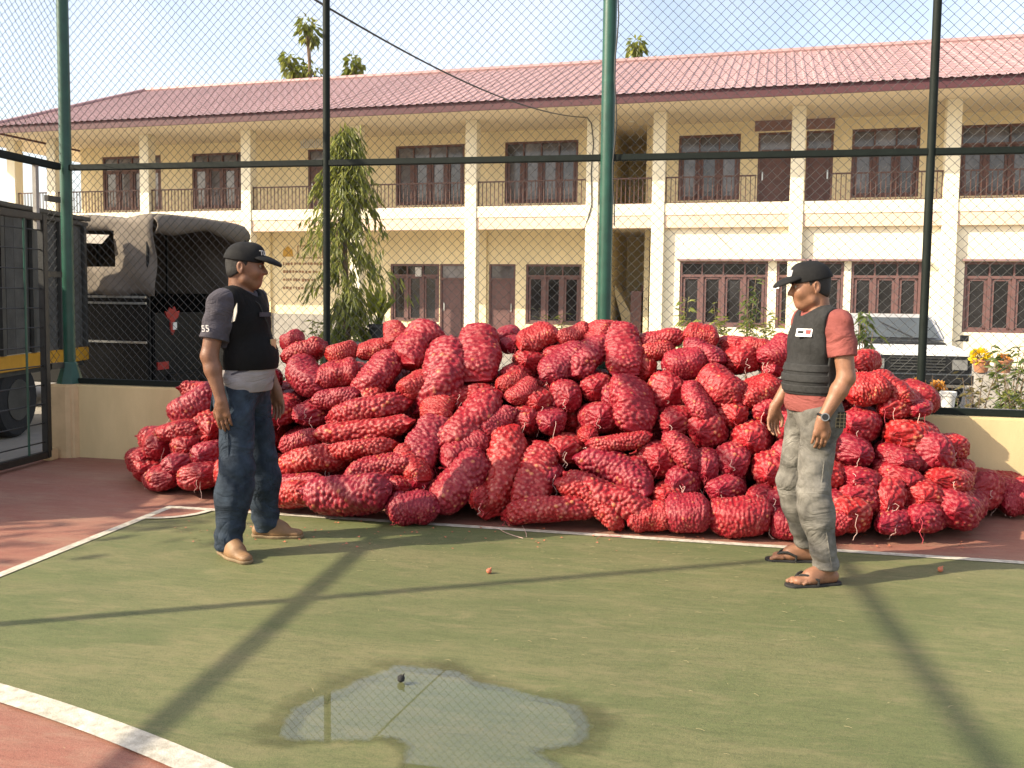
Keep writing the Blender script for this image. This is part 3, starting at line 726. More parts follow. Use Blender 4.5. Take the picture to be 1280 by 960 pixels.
# stair flight in the open bay
mb = MB(); uA, uB = us_l + .16, us_r - .16
mb.prism([(uA, 1.9), (uA, 1.6), (uB - .55, YARD), (uB, YARD), (uB, .1)], (1, 0, 0), (0, 0, 1), (0, 3.2, 0), (0, 1.1, 0)); mb.build('stair_flight', 'facade_yellow', school)
mb = MB(); mb.tube([(uB - .30, 3.1, .2), (uB - .12, 3.1, 1.9)], .07, 8); mb.build('stair_rail', 'window_brown', school)
span('stair_cupboard', 'door_brown', uB - .45, uB - .12, 2.6, 3.0, YARD, 1.7)
for x, y in ((791, 148), (803, 178)):
    u, z = bp(x, y, 1.4); mb = MB(); mb.tube([(u, 1.2 if y < 150 else 3.2, ZSO - .03), (u, 1.2 if y < 150 else 3.2, ZSO)], .07, 12); mb.build('ceiling_lamp', 'lamp_white', school)
# corridor railings
zr1 = bp(700, 224.5, .12)[1]; zr0 = zfl + .12
for i, (a, b) in enumerate(zip(cu[:-1], cu[1:])):
    if i == 8: spans = [(a + CWD / 2, a + CWD / 2 + .01)]
    spans = [(a + CWD / 2 + .01, b - CWD / 2 - .01)]
    if i == 7: spans = [(a + CWD / 2 + .01, bp(945, 230, .12)[0])]
    if i == 8: spans = [(bp(1038, 230, .12)[0], b - CWD / 2 - .01)]
    for s0, s1 in spans:
        mb = MB(); mb.bb((s0, .10, zr1 - .04), (s1, .14, zr1)); o = mb.build('railing_top', 'railing_brown', school)
        mb = MB(); mb.bb((s0, .10, zr0), (s1, .14, zr0 + .03)); mb.build('railing_bottom', 'railing_brown', school)
        nb = int((s1 - s0) / .125)
        for k in range(nb + 1):
            x = s0 + .02 + (s1 - s0 - .04) * k / max(nb, 1)
            if k == 0: base = MB(); base.bb((-.011, .109, zr0 + .0305), (.011, .131, zr1 - .0405)); bar = base.build('baluster', 'railing_brown', school); bar.location = (x, 0, 0)
            else: c = bar.copy(); c.location = (x, 0, 0); col.objects.link(c); c.parent = school
# roof
WE, WR = -1.5, 5.0
ZE = ZSO + .20; ZRG = bp(640, 86.5, WR)[1]
uL = bp(-8, 157, WE)[0]; uRg = bp(182, 113, WR)[0]; uR = U1 + .8
mb = MB(); mb.bb((uL + .02, WE - .02, ZSO - .06), (uR, WE + .03, ZE - .01)); mb.build('fascia', 'fascia_maroon', school)
mb = MB(); mb.bb((uL - .0, WE + .031, ZSO - .06), (uL + .05, 11.4, ZE - .01)); mb.build('fascia', 'fascia_maroon', school)
def roof_sheet_mesh(wd, nr=4, steps=15):
    # ribbed metal tiles with a step at every course; local x along the eave, y up the slope
    L = math.hypot(WR - WE, ZRG - ZE); xs = []
    for k in range(nr):
        b = wd * k / nr; p = wd / nr; xs += [(b, 0), (b + p * .55, .0), (b + p * .68, .024), (b + p * .87, .024)]
    xs.append((wd, 0)); V = []; Fq = []; n = len(xs)
    for s in range(steps):
        for y, dz in ((L * s / steps, .010), (L * (s + 1) / steps, 0)): V += [(x, y, h + dz) for x, h in xs]
    for j in range(2 * steps - 1):
        for k in range(n - 1): Fq.append((j * n + k, j * n + k + 1, (j + 1) * n + k + 1, (j + 1) * n + k))
    me = bpy.data.meshes.new('roof_sheet'); me.from_pydata(V, [], Fq); me.materials.append(MATS['roof_rose']); return me
roof = empty('roof', (0, 0, 0)); roof.parent = school
sl = math.atan2(ZRG - ZE, WR - WE); wd = 1.02; rsm = roof_sheet_mesh(wd); u = uRg
while u < uR:
    o = bpy.data.objects.new('roof_sheet', rsm); col.objects.link(o); o.parent = roof; o.location = (u, WE - .08, ZE - .03 + random.uniform(-.004, .004)); o.rotation_euler = (sl, 0, 0); u += wd + .002
# hip part: ribs trimmed at the hip line
mb = MB(); nr = int((uRg - uL) / (wd / 4)); L = math.hypot(WR - WE, ZRG - ZE)
for k in range(nr):
    a = uL + (uRg - uL) * k / nr; b = uL + (uRg - uL) * (k + 1) / nr
    def P(u, f, h=0): return (u, WE - .08 + (WR - WE) * f, ZE - .03 + (ZRG - ZE) * f + h)
    fa, fb = (a - uL) / (uRg - uL), (b - uL) / (uRg - uL); m_ = a + (b - a) * .6; fm = (m_ - uL) / (uRg - uL)
    mb.add([P(a, 0), P(m_, 0), P(m_, fm), P(a, fa)], [(0, 1, 2, 3)])
    mb.add([P(m_, 0, .024), P(b, 0, .024), P(b, fb, .024), P(m_, fm, .024), P(m_, 0), P(m_, fm), P(b, 0), P(b, fb)], [(0, 1, 2, 3), (4, 0, 3, 5), (1, 6, 7, 2)])
mb.build('hip_sheets', 'roof_rose', roof)
mb = MB(); mb.add([(uL, WE, ZE), (uL, 2 * WR - WE, ZE), (uRg, WR, ZRG)], [(0, 1, 2)]); mb.add([(uL, 2 * WR - WE, ZE), (uR, 2 * WR - WE, ZE), (uR, WR, ZRG), (uRg, WR, ZRG)], [(0, 1, 2, 3)]); mb.build('rear_slope', 'roof_rose', roof)
mb = MB(); mb.tube([(uRg, WR, ZRG + .03), (uR, WR, ZRG + .03)], .11, 8); mb.build('ridge_cap', 'roof_rose', roof)
mb = MB(); mb.tube([(uL, WE, ZE + .03), (uRg, WR, ZRG + .03)], .09, 8); mb.build('hip_cap', 'roof_rose', roof)
# lettering and notices on the recessed wall
def btext(body, px, py, size, m, w=WU - .012):
    u, z = bp(px, py, w); M = Matrix.Translation((u, w, z)) @ Matrix.Rotation(R(90), 4, 'X'); return text_mesh('lettering', body, size, m, school, M)
for k, y in enumerate((330, 340, 350, 360)):
    u0, z = bp(354, y, WU); u1 = bp(404, y, WU)[0]; g = np.random.default_rng(k + 3); mb = MB(); u = u0
    while u < u1:                                   # lines of small lettering, too small to read
        wdt = g.uniform(.04, .10); mb.bb((u, WU - .012, z - .035 + g.uniform(-.02, .02)), (u + wdt, WU - .004, z + .035 + g.uniform(0, .03))); u += wdt + g.uniform(.02, .07)
    mb.build('lettering', 'letter_brown', school)['kind'] = 'stuff'
u0, z0 = bp(372, 323, WU); u1, z1 = bp(404, 308, WU); mb = MB()
for a, b in (((u0, z0), (u1, z0 + .03)), ((u0, z1), (u1, z1 + .03)), ((u0, z0), (u0 + .03, z1)), ((u1 - .03, z0), (u1, z1))): mb.bb((a[0], WU - .014, a[1]), (b[0], WU - .003, b[1]))
mb.build('notice_frame', 'letter_brown', school)
u, z = bp(360, 315, WU); mb = MB(); mb.prism([(-.2, -.16), (.2, -.16), (.17, .06), (.0, .2), (-.17, .06)], (1, 0, 0), (0, 0, 1), (u, WU - .02, z), (0, .016, 0)); mb.build('wall_crest', 'sign_gold', school)
u, z = bp(523, 340, WU); mb = MB(); mb.bb((u - .11, WU - .01, z - .15), (u + .11, WU - .001, z + .15)); mb.build('paper_notice', 'paper', school)
mb = MB(); u0, z = bp(377, 178, WU); u1 = bp(404, 178, WU)[0]
for k in range(11): x = u0 + (u1 - u0) * k / 10; mb.bb((x - .025, WU - .02, z - .17), (x + .025, WU - .004, z + .05 + .12 * ((k * 7) % 3) / 2))
mb.bb((u0 - .05, WU - .018, z - .20), (u1 + .05, WU - .003, z - .16)); mb.build('wall_sign', 'emblem_white', school)
# conduit down the column at the stair bay
uc = cu[6]; pts = [(uc - .25, -.25, ZSO - .12), (uc - .16, -.10, ZSO - .1), (uc - .05, -.02, ZSO - .25), (uc + .02, -.015, ZSO - .8), (uc - .03, -.015, ZSO - 1.6), (uc + .0, -.015, ZB1), (uc - .08, -.015, ZMID), (uc - .2, .02, ZB0)]
mb = MB(); mb.tube(pts, .014, 6); mb.build('conduit', 'cable', school)
# overhead cable
P1 = BO + BU * (uc - .25) + BN * (-.25) + np.array([0, 0, ZSO - .12]); P0 = at_depth(470, 0, 13.0); d = P1 - P0; P00 = P0 - d * .5
pts = []
for t in np.linspace(0, 1, 24): p = P00 + (P1 - P00) * t; pts.append((p[0], p[1], p[2] - 4 * .9 * t * (1 - t) * .62))
mid = None
mb = MB(); mb.tube(pts, .014, 6); tag(mb.build('power_cable', 'cable', smooth=True), 'thin black cable sagging through the sky to the school balcony', 'cable')
pts = [(PX[2] + .06 + .012 * math.sin(k * 1.3), YF - .05 + .004 * math.cos(k), ZT - k * .16) for k in range(17)]
mb = MB(); mb.tube(pts, .006, 6); tag(mb.build('post_cable', 'cable', smooth=True), 'thin dark cable hanging down beside the thick middle fence post', 'cable')
#==OBJECTS==
# ================================================================== VEHICLES
# plank-sided truck seen through the gate; local x along its side (away from us), local y to its left
a0 = np.array(camw(-5.48, 9.56)); a1 = np.array(camw(-5.51, 11.5)); dv = a1 - a0; ang = math.atan2(dv[1], dv[0])
LEN = 4.6; org = a1
tr = empty('plank_truck', (org[0], org[1], YARD), ang); tag(tr, 'grey plank sided cargo truck with a yellow side rail parked outside the gate', 'truck')
ZF, ZTOP = .86, 2.52
mb = MB(); mb.bb((-LEN, 0.02, ZF - .16), (0, 2.0, ZF)); mb.build('bed', 'truck_steel', tr)
mb = MB(); mb.bb((-LEN - .02, -.04, ZF - .10), (.02, .019, ZF + .07)); mb.build('side_rail', 'yellow_paint', tr, bevel=.01)
g = np.random.default_rng(5); x = -LEN
while x < -.02:
    w = min(g.uniform(.16, .22), -x); mb = MB(); mb.bb((x + .004, g.uniform(-.006, .004), ZF + .08), (x + w - .004, .035, ZTOP - .06 + g.uniform(-.01, .01))); mb.build('plank', 'grey_board', tr); x += w
for x in np.arange(-LEN + .05, 0, .64):
    mb = MB(); mb.bb((x, -.05, ZF + .075), (x + .06, -.012, ZTOP - .05)); mb.build('stake', 'truck_steel', tr)
y = .04
while y < 1.95:
    w = g.uniform(.16, .22); mb = MB(); mb.bb((-.03, y, ZF + .08), (.01, min(y + w - .006, 2), ZTOP - .06)); mb.build('plank', 'grey_board', tr); y += w
for zz, pr in ((ZTOP - .05, .05), (ZTOP + .015, .08)):
    mb = MB(); mb.bb((-LEN, -pr, zz), (.03 + pr * .4, .06, zz + .05)); mb.build('top_rail', 'truck_steel', tr, bevel=.008)
mb = MB(); mb.bb((-LEN, .02, ZTOP - .04), (0, 2, ZTOP)); mb.build('roof_sheet', 'grey_board', tr)
mb = MB(); mb.bb((-LEN - 1.9, .05, .5), (-LEN - .15, 1.95, 2.2)); mb.build('cab', 'truck_steel', tr, bevel=.1)
def wheel(parent, c, r, w, axis):
    ax = Vector(axis).normalized(); c = Vector(c)
    mb = MB(); mb.tube([c - ax * w / 2, c - ax * w * .35, c + ax * w * .35, c + ax * w / 2], [r * .93, r, r, r * .93], 28); t = mb.build('tyre', 'tyre', parent, smooth=True)
    mb = MB(); mb.tube([c - ax * (w / 2 + .01), c + ax * (w / 2 + .01)], r * .55, 20); mb.build('rim', 'truck_steel', t, smooth=True)
for x in (-1.55, -LEN - .9):
    for y in (.16, 1.84): wheel(tr, (x, y, .42), .42, .24, (0, 1, 0))
mb = MB(); mb.bb((-LEN - 1.5, .6, .42), (-.3, 1.4, .68)); mb.build('chassis', 'truck_steel', tr)
mb = MB(); mb.bb((-2.9, -.02, .38), (-2.1, .1, .62)); mb.build('side_box', 'tyre', tr, bevel=.02)

# canvas covered truck: local x = from near rear corner along the rear face, local y = forward along its side
ra = YAW + R(73.5); c1 = camw(-.4077 * 11.6, 11.6)
ct = empty('canvas_truck', (c1[0], c1[1], YARD), ra); tag(ct, 'black troop truck with a brown canvas cover, open back and red emblem', 'truck')
W, LN = 2.1, 4.0; ZB, ZS, ZC = .75, 1.62, 2.66
mb = MB(); mb.bb((.02, .02, ZB), (W - .02, LN, ZB + .1)); mb.build('bed', 'truck_black', ct)
for a, b in (((0, 0.0, ZB - .35), (.06, LN, ZS)), ((W - .06, 0, ZB - .35), (W, LN, ZS))): mb = MB(); mb.bb(a, b); mb.build('side_panel', 'truck_black', ct, bevel=.015)
mb = MB(); mb.bb((.07, -.03, ZB - .3), (W - .07, .03, ZS - .25)); mb.build('tailgate', 'truck_black', ct, bevel=.015)
for z in (ZS - .06, ZS - .14, .97): mb = MB(); mb.bb((-.025, .02, z), (-.003, LN, z + .028)); mb.build('side_trim', 'chrome_trim', ct)
mb = MB(); mb.bb((.3, -.09, .42), (W - .3, .3, .55)); mb.build('rear_bumper', 'truck_black', ct, bevel=.02)
for x in (.22, W - .22): mb = MB(); mb.bb((x - .11, -.05, .62), (x + .11, -.031, .72)); mb.build('tail_lamp', 'emblem_red', ct)
# canvas shell: arched section swept along y with sag and wrinkles
sec = []
for t in np.linspace(0, 1, 37):
    if t < .3: sec.append((0.0 + .02 * math.sin(t * 10), ZS - .03 + (ZC - ZS - .02) * t / .3))
    elif t > .7: sec.append((W, ZC - .05 - (ZC - ZS - .02) * (t - .7) / .3))
    else: q = (t - .3) / .4; sec.append((W * q, ZC - .05 + .07 * (math.sin(math.pi * q)) ** .3))
V = []; Fq = []; ys = np.linspace(-.10, LN, 40); n = len(sec); g = np.random.default_rng(3); ph = g.uniform(0, 6, 8)
win = lambda yy, zz: .55 < yy < 1.10 and 1.98 < zz < 2.40
for j, y in enumerate(ys):
    for i, (x, z) in enumerate(sec):
        side_ = -1 if i < 11 else (1 if i > 25 else 0)
        wob = .018 * math.sin(5 * y + 3 * z + ph[0]) + .012 * math.sin(11 * y - 7 * z + ph[1]) + .022 * math.sin(9 * (y - z) + ph[2]) * (y < .8)
        sag = -.03 * math.sin(math.pi * ((y % 1.0))) if side_ == 0 else 0
        V.append((x + side_ * wob, y, z + sag + (wob * .6 if side_ == 0 else 0)))
for j in range(len(ys) - 1):
    for i in range(n - 1):
        z_ = (sec[i][1] + sec[i + 1][1]) / 2; y_ = (ys[j] + ys[j + 1]) / 2
        if i < 10 and win(y_, z_): continue
        Fq.append((j * n + i, j * n + i + 1, (j + 1) * n + i + 1, (j + 1) * n + i))
me = bpy.data.meshes.new('canvas_cover'); me.from_pydata(V, [], Fq); me.polygons.foreach_set('use_smooth', np.ones(len(Fq), bool))
o = link_mesh('canvas_cover', me, 'canvas', ct); o.modifiers.new('thickness', 'SOLIDIFY').thickness = .012
# rolled rear flap: hanging valance
V = []; Fq = []
for k in range(33):
    q = k / 32; x = W * q; zt = ZC - .05 + .07 * math.sin(math.pi * q) ** .3
    dr = .16 + .10 * math.sin(math.pi * q) + .08 * math.sin(7 * q + 1) + .20 * max(0, q - .55) * (1 - q) * 4
    for f in range(6): V.append((x, -.11 - .07 * math.sin(f / 5 * 3.1) - .01 * math.sin(18 * q), zt - dr * f / 5))
for k in range(32):
    for f in range(5): Fq.append((k * 6 + f, k * 6 + f + 1, (k + 1) * 6 + f + 1, (k + 1) * 6 + f))
me = bpy.data.meshes.new('canvas_flap'); me.from_pydata(V, [], Fq); me.polygons.foreach_set('use_smooth', np.ones(len(Fq), bool))
o = link_mesh('canvas_flap', me, 'canvas', ct); o.modifiers.new('thickness', 'SOLIDIFY').thickness = .02
# pale window flap tied open on the canvas side
mb = MB(); mb.add([(-.03, .56, 2.38), (-.03, 1.1, 2.40), (-.12, 1.05, 2.28), (-.10, .62, 2.26)], [(0, 1, 2, 3)]); mb.build('window_flap', 'canvas_pale', ct)
for x in (.03, W - .03):
    for y in (.02, 1.3, 2.6): mb = MB(); mb.tube([(x, y, ZS - .3), (x, y, ZC - .12)], .02, 6); mb.build('bow', 'truck_black', ct)
mb = MB()                                           # cab back wall with window
u0, u1, z0, z1 = .95, 1.45, 1.95, 2.30
mb.bb((.05, LN - .05, ZB), (u0, LN, ZC)); mb.bb((u1, LN - .05, ZB), (W - .05, LN, ZC)); mb.bb((u0, LN - .05, ZB), (u1, LN, z0)); mb.bb((u0, LN - .05, z1), (u1, LN, ZC)); mb.build('front_bulkhead', 'truck_black', ct)
mb = MB(); mb.bb((u0 - .03, LN - .07, z0 - .03), (u1 + .03, LN - .052, z0)); mb.bb((u0 - .03, LN - .07, z1), (u1 + .03, LN - .052, z1 + .03)); mb.build('window_frame', 'pot_white', ct)
for x in (.08, W - .5): mb = MB(); mb.bb((x, .3, 1.15), (x + .42, LN - .2, 1.22)); mb.build('bench', 'truck_steel', ct)
mb = MB(); mb.bb((.1, LN + .02, .55), (W - .1, LN + 1.5, 1.55)); mb.build('cab', 'truck_black', ct, bevel=.12)
mb = MB(); mb.bb((.5, .1, .45), (W - .5, LN + 1.2, .70)); mb.build('chassis', 'truck_black', ct)
for y in (.9, LN + .8):
    for x in (.2, W - .2): wheel(ct, (x, y, .42), .42, .26, (1, 0, 0))
# emblem: flared red shape over a narrow stem with a pale tag
mb = MB(); mb.prism([(-.15, .13), (-.10, .12), (-.05, .18), (0, .15), (.05, .19), (.09, .12), (.15, .13), (.12, .05), (.05, .0), (.05, -.13), (0, -.19), (-.04, -.12), (-.04, .0), (-.11, .05)], (1, 0, 0), (0, 0, 1), (.42, -.050, 1.26), (0, .018, 0)); em = mb.build('emblem', 'emblem_red', ct)
mb = MB(); mb.bb((.42, -.058, 1.14), (.50, -.0515, 1.24)); mb.build('emblem_tag', 'emblem_white', em)

# old white car: local x = forward (towards us), y = its left
cc = camw(*(lambda p: (_cy * p[0] + _sy * p[1], -_sy * p[0] + _cy * p[1]))(at_depth(1150, 440, 13.2)[:2]))
fw = R(-100.5) + YAW; fwd = np.array([math.cos(fw), math.sin(fw)])
co = np.array(cc) - fwd * .1
car = empty('parked_car', (co[0], co[1], YARD), fw); tag(car, 'old white car with black grille parked by the school behind the fence', 'car')
CW = 1.56; h = CW / 2
mb = MB(); prof = [(-3.6, .35), (-3.7, .7), (-3.6, .98), (-1.35, .99), (-1.2, .965), (-.15, .92), (-.03, .86), (-.03, .42), (-.3, .34)]
mb.prism(prof, (1, 0, 0), (0, 0, 1), (0, -h, 0), (0, CW, 0)); mb.build('body', 'car_white', car, bevel=.05)
rf = [(-3.35, 1.0), (-2.95, 1.36), (-2.7, 1.42), (-1.95, 1.42), (-1.75, 1.37), (-1.25, 1.0)]
mb = MB(); n = len(rf)
lo = [(x, -h * (.96 - .22 * (z - 1.0)), z) for x, z in rf]; hi = [(x, -y, z) for x, y, z in lo]
mb.add(lo + hi, [tuple(range(n))[::-1], tuple(range(n, 2 * n))] + [(i, (i + 1) % n, n + (i + 1) % n, n + i) for i in range(n)]); mb.build('cabin', 'car_grey', car, bevel=.04)
mb = MB(); mb.add([(-1.26, -.62, 1.03), (-1.26, .62, 1.03), (-1.72, .56, 1.345), (-1.72, -.56, 1.345)], [(0, 1, 2, 3)]); o = mb.build('windscreen', 'car_glass', car); o.location = (.035, 0, .028)
for sgn in (-1, 1):
    y = sgn * (h * .93)
    for a, b, c_, d_ in ((-1.42, -2.2, -2.15, -1.80), (-2.28, -3.1, -2.88, -2.25)):
        mb = MB(); mb.add([(a, y * 1.012, 1.04), (b, y * 1.012, 1.04), (c_, y * .93, 1.34), (d_, y * .93, 1.34)], [(0, 1, 2, 3)]); o = mb.build('side_window', 'car_glass', car); o.location = (0, sgn * .022, 0)
mb = MB(); mb.bb((-1.22, -.66, .965), (-.98, .66, .985)); mb.build('cowl', 'car_black', car)
mb = MB(); mb.bb((-.03, -h + .03, .58), (.015, h - .03, .84)); gr = mb.build('grille', 'car_black', car, bevel=.01)
for k in range(5): mb = MB(); z = .62 + k * .045; mb.bb((.016, -h + .40, z), (.028, h - .40, z + .015)); mb.build('slat', 'truck_steel', gr)
for sgn in (-1, 1):
    mb = MB(); mb.bb((.016, sgn * (h - .20) - .11, .63), (.035, sgn * (h - .20) + .11, .79)); mb.build('headlight', 'lamp_glass', car, bevel=.012)
    mb = MB(); mb.tube([(-.95, sgn * (h + .0), 1.02), (-.95, sgn * (h + .12), 1.06)], .012, 6); mb.bb((-1.0, sgn * (h + .08), 1.02), (-.96, sgn * (h + .2), 1.12)); mb.build('mirror', 'car_black', car)
    for x in (-.72, -2.95): wheel(car, (x, sgn * (h - .10), .30), .30, .19, (0, 1, 0))
mb = MB(); mb.bb((-.02, -h - .03, .42), (.13, h + .03, .56)); mb.build('bumper', 'car_black', car, bevel=.03)
mb = MB(); mb.tube([(-1.25, .2, 1.03), (-1.55, -.25, 1.27)], .01, 5); o = mb.build('wiper', 'car_black', car); o.location = (.05, 0, .035)

# ================================================================== TREES AND PLANTS
def world_at(px, py, D): p = at_depth(px, py, D); return p
# drooping ashoka tree
tp = at_depth(432, 380, 14.0); bx, by = tp[0], tp[1]; topz = at_depth(424, 150, 14.0)[2]
t_ = empty('ashoka_tree', (bx, by, YARD)); tag(t_, 'slim drooping green tree standing before the school balcony', 'tree'); Ht = topz - YARD
mb = MB(); mb.tube([(0, 0, 0), (.02, .01, Ht * .3), (-.02, 0, Ht * .6), (-.05, 0, Ht * .97)], [.07, .055, .035, .01], 8); mb.build('trunk', 'bark', t_, smooth=True)
g = np.random.default_rng(11); pos = []; dr = []; tw = MB()
for k in range(135):
    f = g.uniform(.10, .97) ; z = Ht * f; a = g.uniform(0, 6.283); reach = (.74 * (1 - f) ** .62 + .10) * g.choice([.35, .6, .85, 1.1, 1.35]) * (1.25 if math.cos(a - .2) > .5 and .3 < f < .55 else 1)
    pts = []
    for s in np.linspace(0, 1, 7):
        r_ = reach * (s ** .8); zz = z + .10 * math.sin(s * 2) - (.62 * s * s) * (.35 + reach * .6); p = np.array([r_ * math.cos(a + .3 * s), r_ * math.sin(a + .3 * s), zz]); pts.append(p)
    if k % 3 == 0: tw.tube(pts, [.010, .008, .006, .005, .004, .003, .002], 4)
    for s in range(1, 7):
        for q in range(7):
            p = pts[s] + g.normal(size=3) * .045
            if p[2] < .1: continue
            pos.append(p); b_ = a + g.normal() * .9; dr.append([math.cos(b_) * .55, math.sin(b_) * .55, -.75 + g.normal() * .3])
leaves('crown', pos, dr, .17, .036, 'leaf_ashoka', t_, .3, 4); tw.build('branch', 'bark', t_)
# tuft at its foot
pos = g.normal(size=(260, 3)) * [.34, .34, .12] + [0, 0, .45]; leaves('lower_leaves', pos, np.column_stack([g.normal(size=(260, 2)), g.uniform(-.6, .8, 260)]), .22, .022, 'leaf_mid', t_, .4, 5)

def shrub(name, px, py, D, hgt, spread, n, lm, label, cat='shrub', leaf=(.09, .03), group=None, base=None, seed=1, stems=7, zbase=YARD, droop=.3):
    p = at_depth(px, py, D); z0 = zbase if base is None else base
    t = empty(name, (p[0], p[1], z0)); tag(t, label, cat, group); H = p[2] - z0; g = np.random.default_rng(seed)
    mb = MB(); pos = []; dr = []
    for k in range(stems):
        a = g.uniform(0, 6.283); r_ = spread * g.uniform(.2, 1); hh = max(.12, (H + hgt / 2) * g.uniform(.72, 1.02)); e = np.array([r_ * math.cos(a), r_ * math.sin(a), hh])
        pts = [np.array([e[0] * s ** 1.5, e[1] * s ** 1.5, e[2] * s]) for s in np.linspace(0, 1, 6)]; mb.tube(pts, [.012, .010, .008, .006, .005, .003], 5)
        for q in range(n // stems):
            s = g.uniform(max(.15, 1 - hgt / hh), 1); i = s * 5; i0 = min(int(i), 4); b_ = pts[i0] + (pts[i0 + 1] - pts[i0]) * (i - i0)
            pos.append(b_ + g.normal(size=3) * .03); aa = g.uniform(0, 6.283); dr.append([math.cos(aa), math.sin(aa), g.uniform(-.3, .7)])
    mb.build('stem', 'bark', t); leaves('foliage', pos, dr, leaf[0], leaf[1], lm, t, droop, seed); return t
shrub('leafy_shrub', 850, 395, 15.5, .7, .28, 90, 'leaf_bright', 'small bright shrub under the left edge of the wide ground floor window', leaf=(.17, .05), seed=21)
shrub('leafy_shrub', 935, 372, 15.5, 1.1, .30, 130, 'leaf_mid', 'taller green shrub before the wide ground floor window with drooping leaf tufts', leaf=(.20, .05), seed=22, droop=.6)
shrub('leafy_shrub', 905, 398, 15.0, .45, .25, 90, 'leaf_bright', 'low leafy bush between the two shrubs under the wide window', leaf=(.16, .045), seed=23)
shrub('leafy_shrub', 955, 405, 15.0, .45, .55, 220, 'leaf_bright', 'bright spreading bush beside the man in the red shirt', leaf=(.15, .04), seed=24)
shrub('leafy_shrub', 1078, 403, 10.5, .36, .16, 70, 'leaf_mid', 'dark green leaf tuft in front of the white car', leaf=(.17, .055), seed=25, droop=.8)
shrub('leafy_shrub', 520, 412, 15.0, .3, .22, 40, 'leaf_bright', 'thin grassy plant under the small three pane window', leaf=(.22, .02), seed=26)
shrub('leafy_shrub', 690, 402, 15.0, .35, .30, 60, 'leaf_bright', 'grassy plant under the three pane window beside the stair bay', leaf=(.24, .02), seed=27)
shrub('leafy_shrub', 392, 412, 14.0, .45, .35, 130, 'leaf_bright', 'low bush left of the drooping tree', leaf=(.13, .035), seed=28)
shrub('leafy_shrub', 1262, 455, 9.4, .75, .34, 200, 'leaf_mid', 'loose garden shrub with drooping leaves near the flower pots', leaf=(.13, .045), seed=29, droop=.5)
shrub('leafy_shrub', 1220, 480, 8.6, .42, .20, 80, 'leaf_dry', 'small dry bush in front of the grey planter', leaf=(.09, .035), seed=30)
shrub('leafy_shrub', 1165, 488, 8.3, .32, .12, 60, 'leaf_mid', 'small leafy plant beside the white pot', leaf=(.09, .03), seed=31)
shrub('leafy_shrub', 1275, 492, 8.4, .42, .25, 120, 'leaf_bright', 'green bush filling the planter bed beside the dry bush', leaf=(.10, .04), seed=32)
shrub('leafy_shrub', 1192, 500, 8.2, .26, .1, 40, 'leaf_mid', 'low greenery right behind the white pot', leaf=(.08, .03), seed=33)
# planter edge and pots
a = at_depth(1150, 462, 11.2); b = at_depth(1330, 462, 10.6); dd = (b - a)[:2]; an = math.atan2(dd[1], dd[0])
pl = MB(); pl.bb((.62, -.1, 0), (4.2, .18, a[2] - YARD)); o = pl.build('planter_wall', 'planter_grey', bevel=.02); o.location = (a[0], a[1], YARD); o.rotation_euler = (0, 0, an); tag(o, 'grey plastered planter ledge carrying the flower pots', 'planter')
ZPL = a[2]
def pot(name, p, r, h_, m, label, cat='pot'):
    mb = MB(); mb.lathe([(r * .7, 0), (r * .95, h_ * .8), (r * 1.08, h_ * .82), (r * 1.08, h_), (r * .95, h_), (r * .92, h_ * .9)], (0, 0, 0), 20); o = mb.build(name, m, smooth=True); o.location = p; tag(o, label, cat); return o
def flower(px, py, D, zb, r_, lm, label, seed):
    p = at_depth(px, py, D); t = empty('flowering_plant', (p[0], p[1], zb)); tag(t, label, 'flower'); g = np.random.default_rng(seed); hz = p[2] - zb
    d = g.normal(size=(260, 3)); d /= np.linalg.norm(d, axis=1)[:, None]; pos = d * r_ * g.uniform(.5, 1, 260)[:, None] * [1, 1, .85] + [0, 0, hz]
    leaves('blossoms', pos, d, .05, .05, lm, t, 0, seed); mb = MB()
    for k in range(9): a = g.uniform(0, 6.28); mb.tube([(0, 0, 0), (r_ * .3 * math.cos(a), r_ * .3 * math.sin(a), hz * .5), (r_ * .7 * math.cos(a), r_ * .7 * math.sin(a), hz)], .005, 4)
    mb.build('stem', 'bark', t); pos = g.normal(size=(60, 3)) * [r_ * .4, r_ * .4, .02] + [0, 0, hz * .3]; leaves('foliage', pos, g.normal(size=(60, 3)), .05, .02, 'leaf_mid', t, .2, seed)
for px, m_, lb, fl, sd in ((1226, 'petal_yellow', 'round yellow flower cluster in a pot on the planter ledge', .10, 41), (1254, 'petal_orange', 'pale dry flowering plant in a clay pot on the planter ledge', .055, 42)):
    p = at_depth(px, 466, 10.9); pot('flower_pot', (p[0], p[1], ZPL), .10, .16, 'terracotta', 'clay pot under the ' + ('yellow flower cluster' if sd == 41 else 'pale dry flowering plant')); flower(px, 446 if sd == 41 else 450, 10.9, ZPL + .14, fl, m_, lb, sd)
p = at_depth(1184, 520, 7.9); pot('white_pot', (p[0], p[1], .50), .065, .20, 'pot_white', 'white plastic pot standing just behind the fence')
mb = MB(); mb.bb((p[0] - .9, p[1] - .12, YARD), (p[0] + 1.6, p[1] + .6, .498)); tag(mb.build('garden_bed', 'planter_grey', bevel=.02), 'low grey garden bed holding the white pot and small flowers', 'planter')
for k, (px, py) in enumerate(((1137, 487), (1160, 495), (1148, 484), (1172, 487))):
    flower(px, py - 2, 8.3, .46, .04, 'petal_orange', ['orange flower heads beside the thin right fence post', 'orange flower cluster between the right post and the white pot', 'orange blossoms below the car bumper', 'orange blossoms just left above the white pot'][k], 50 + k)
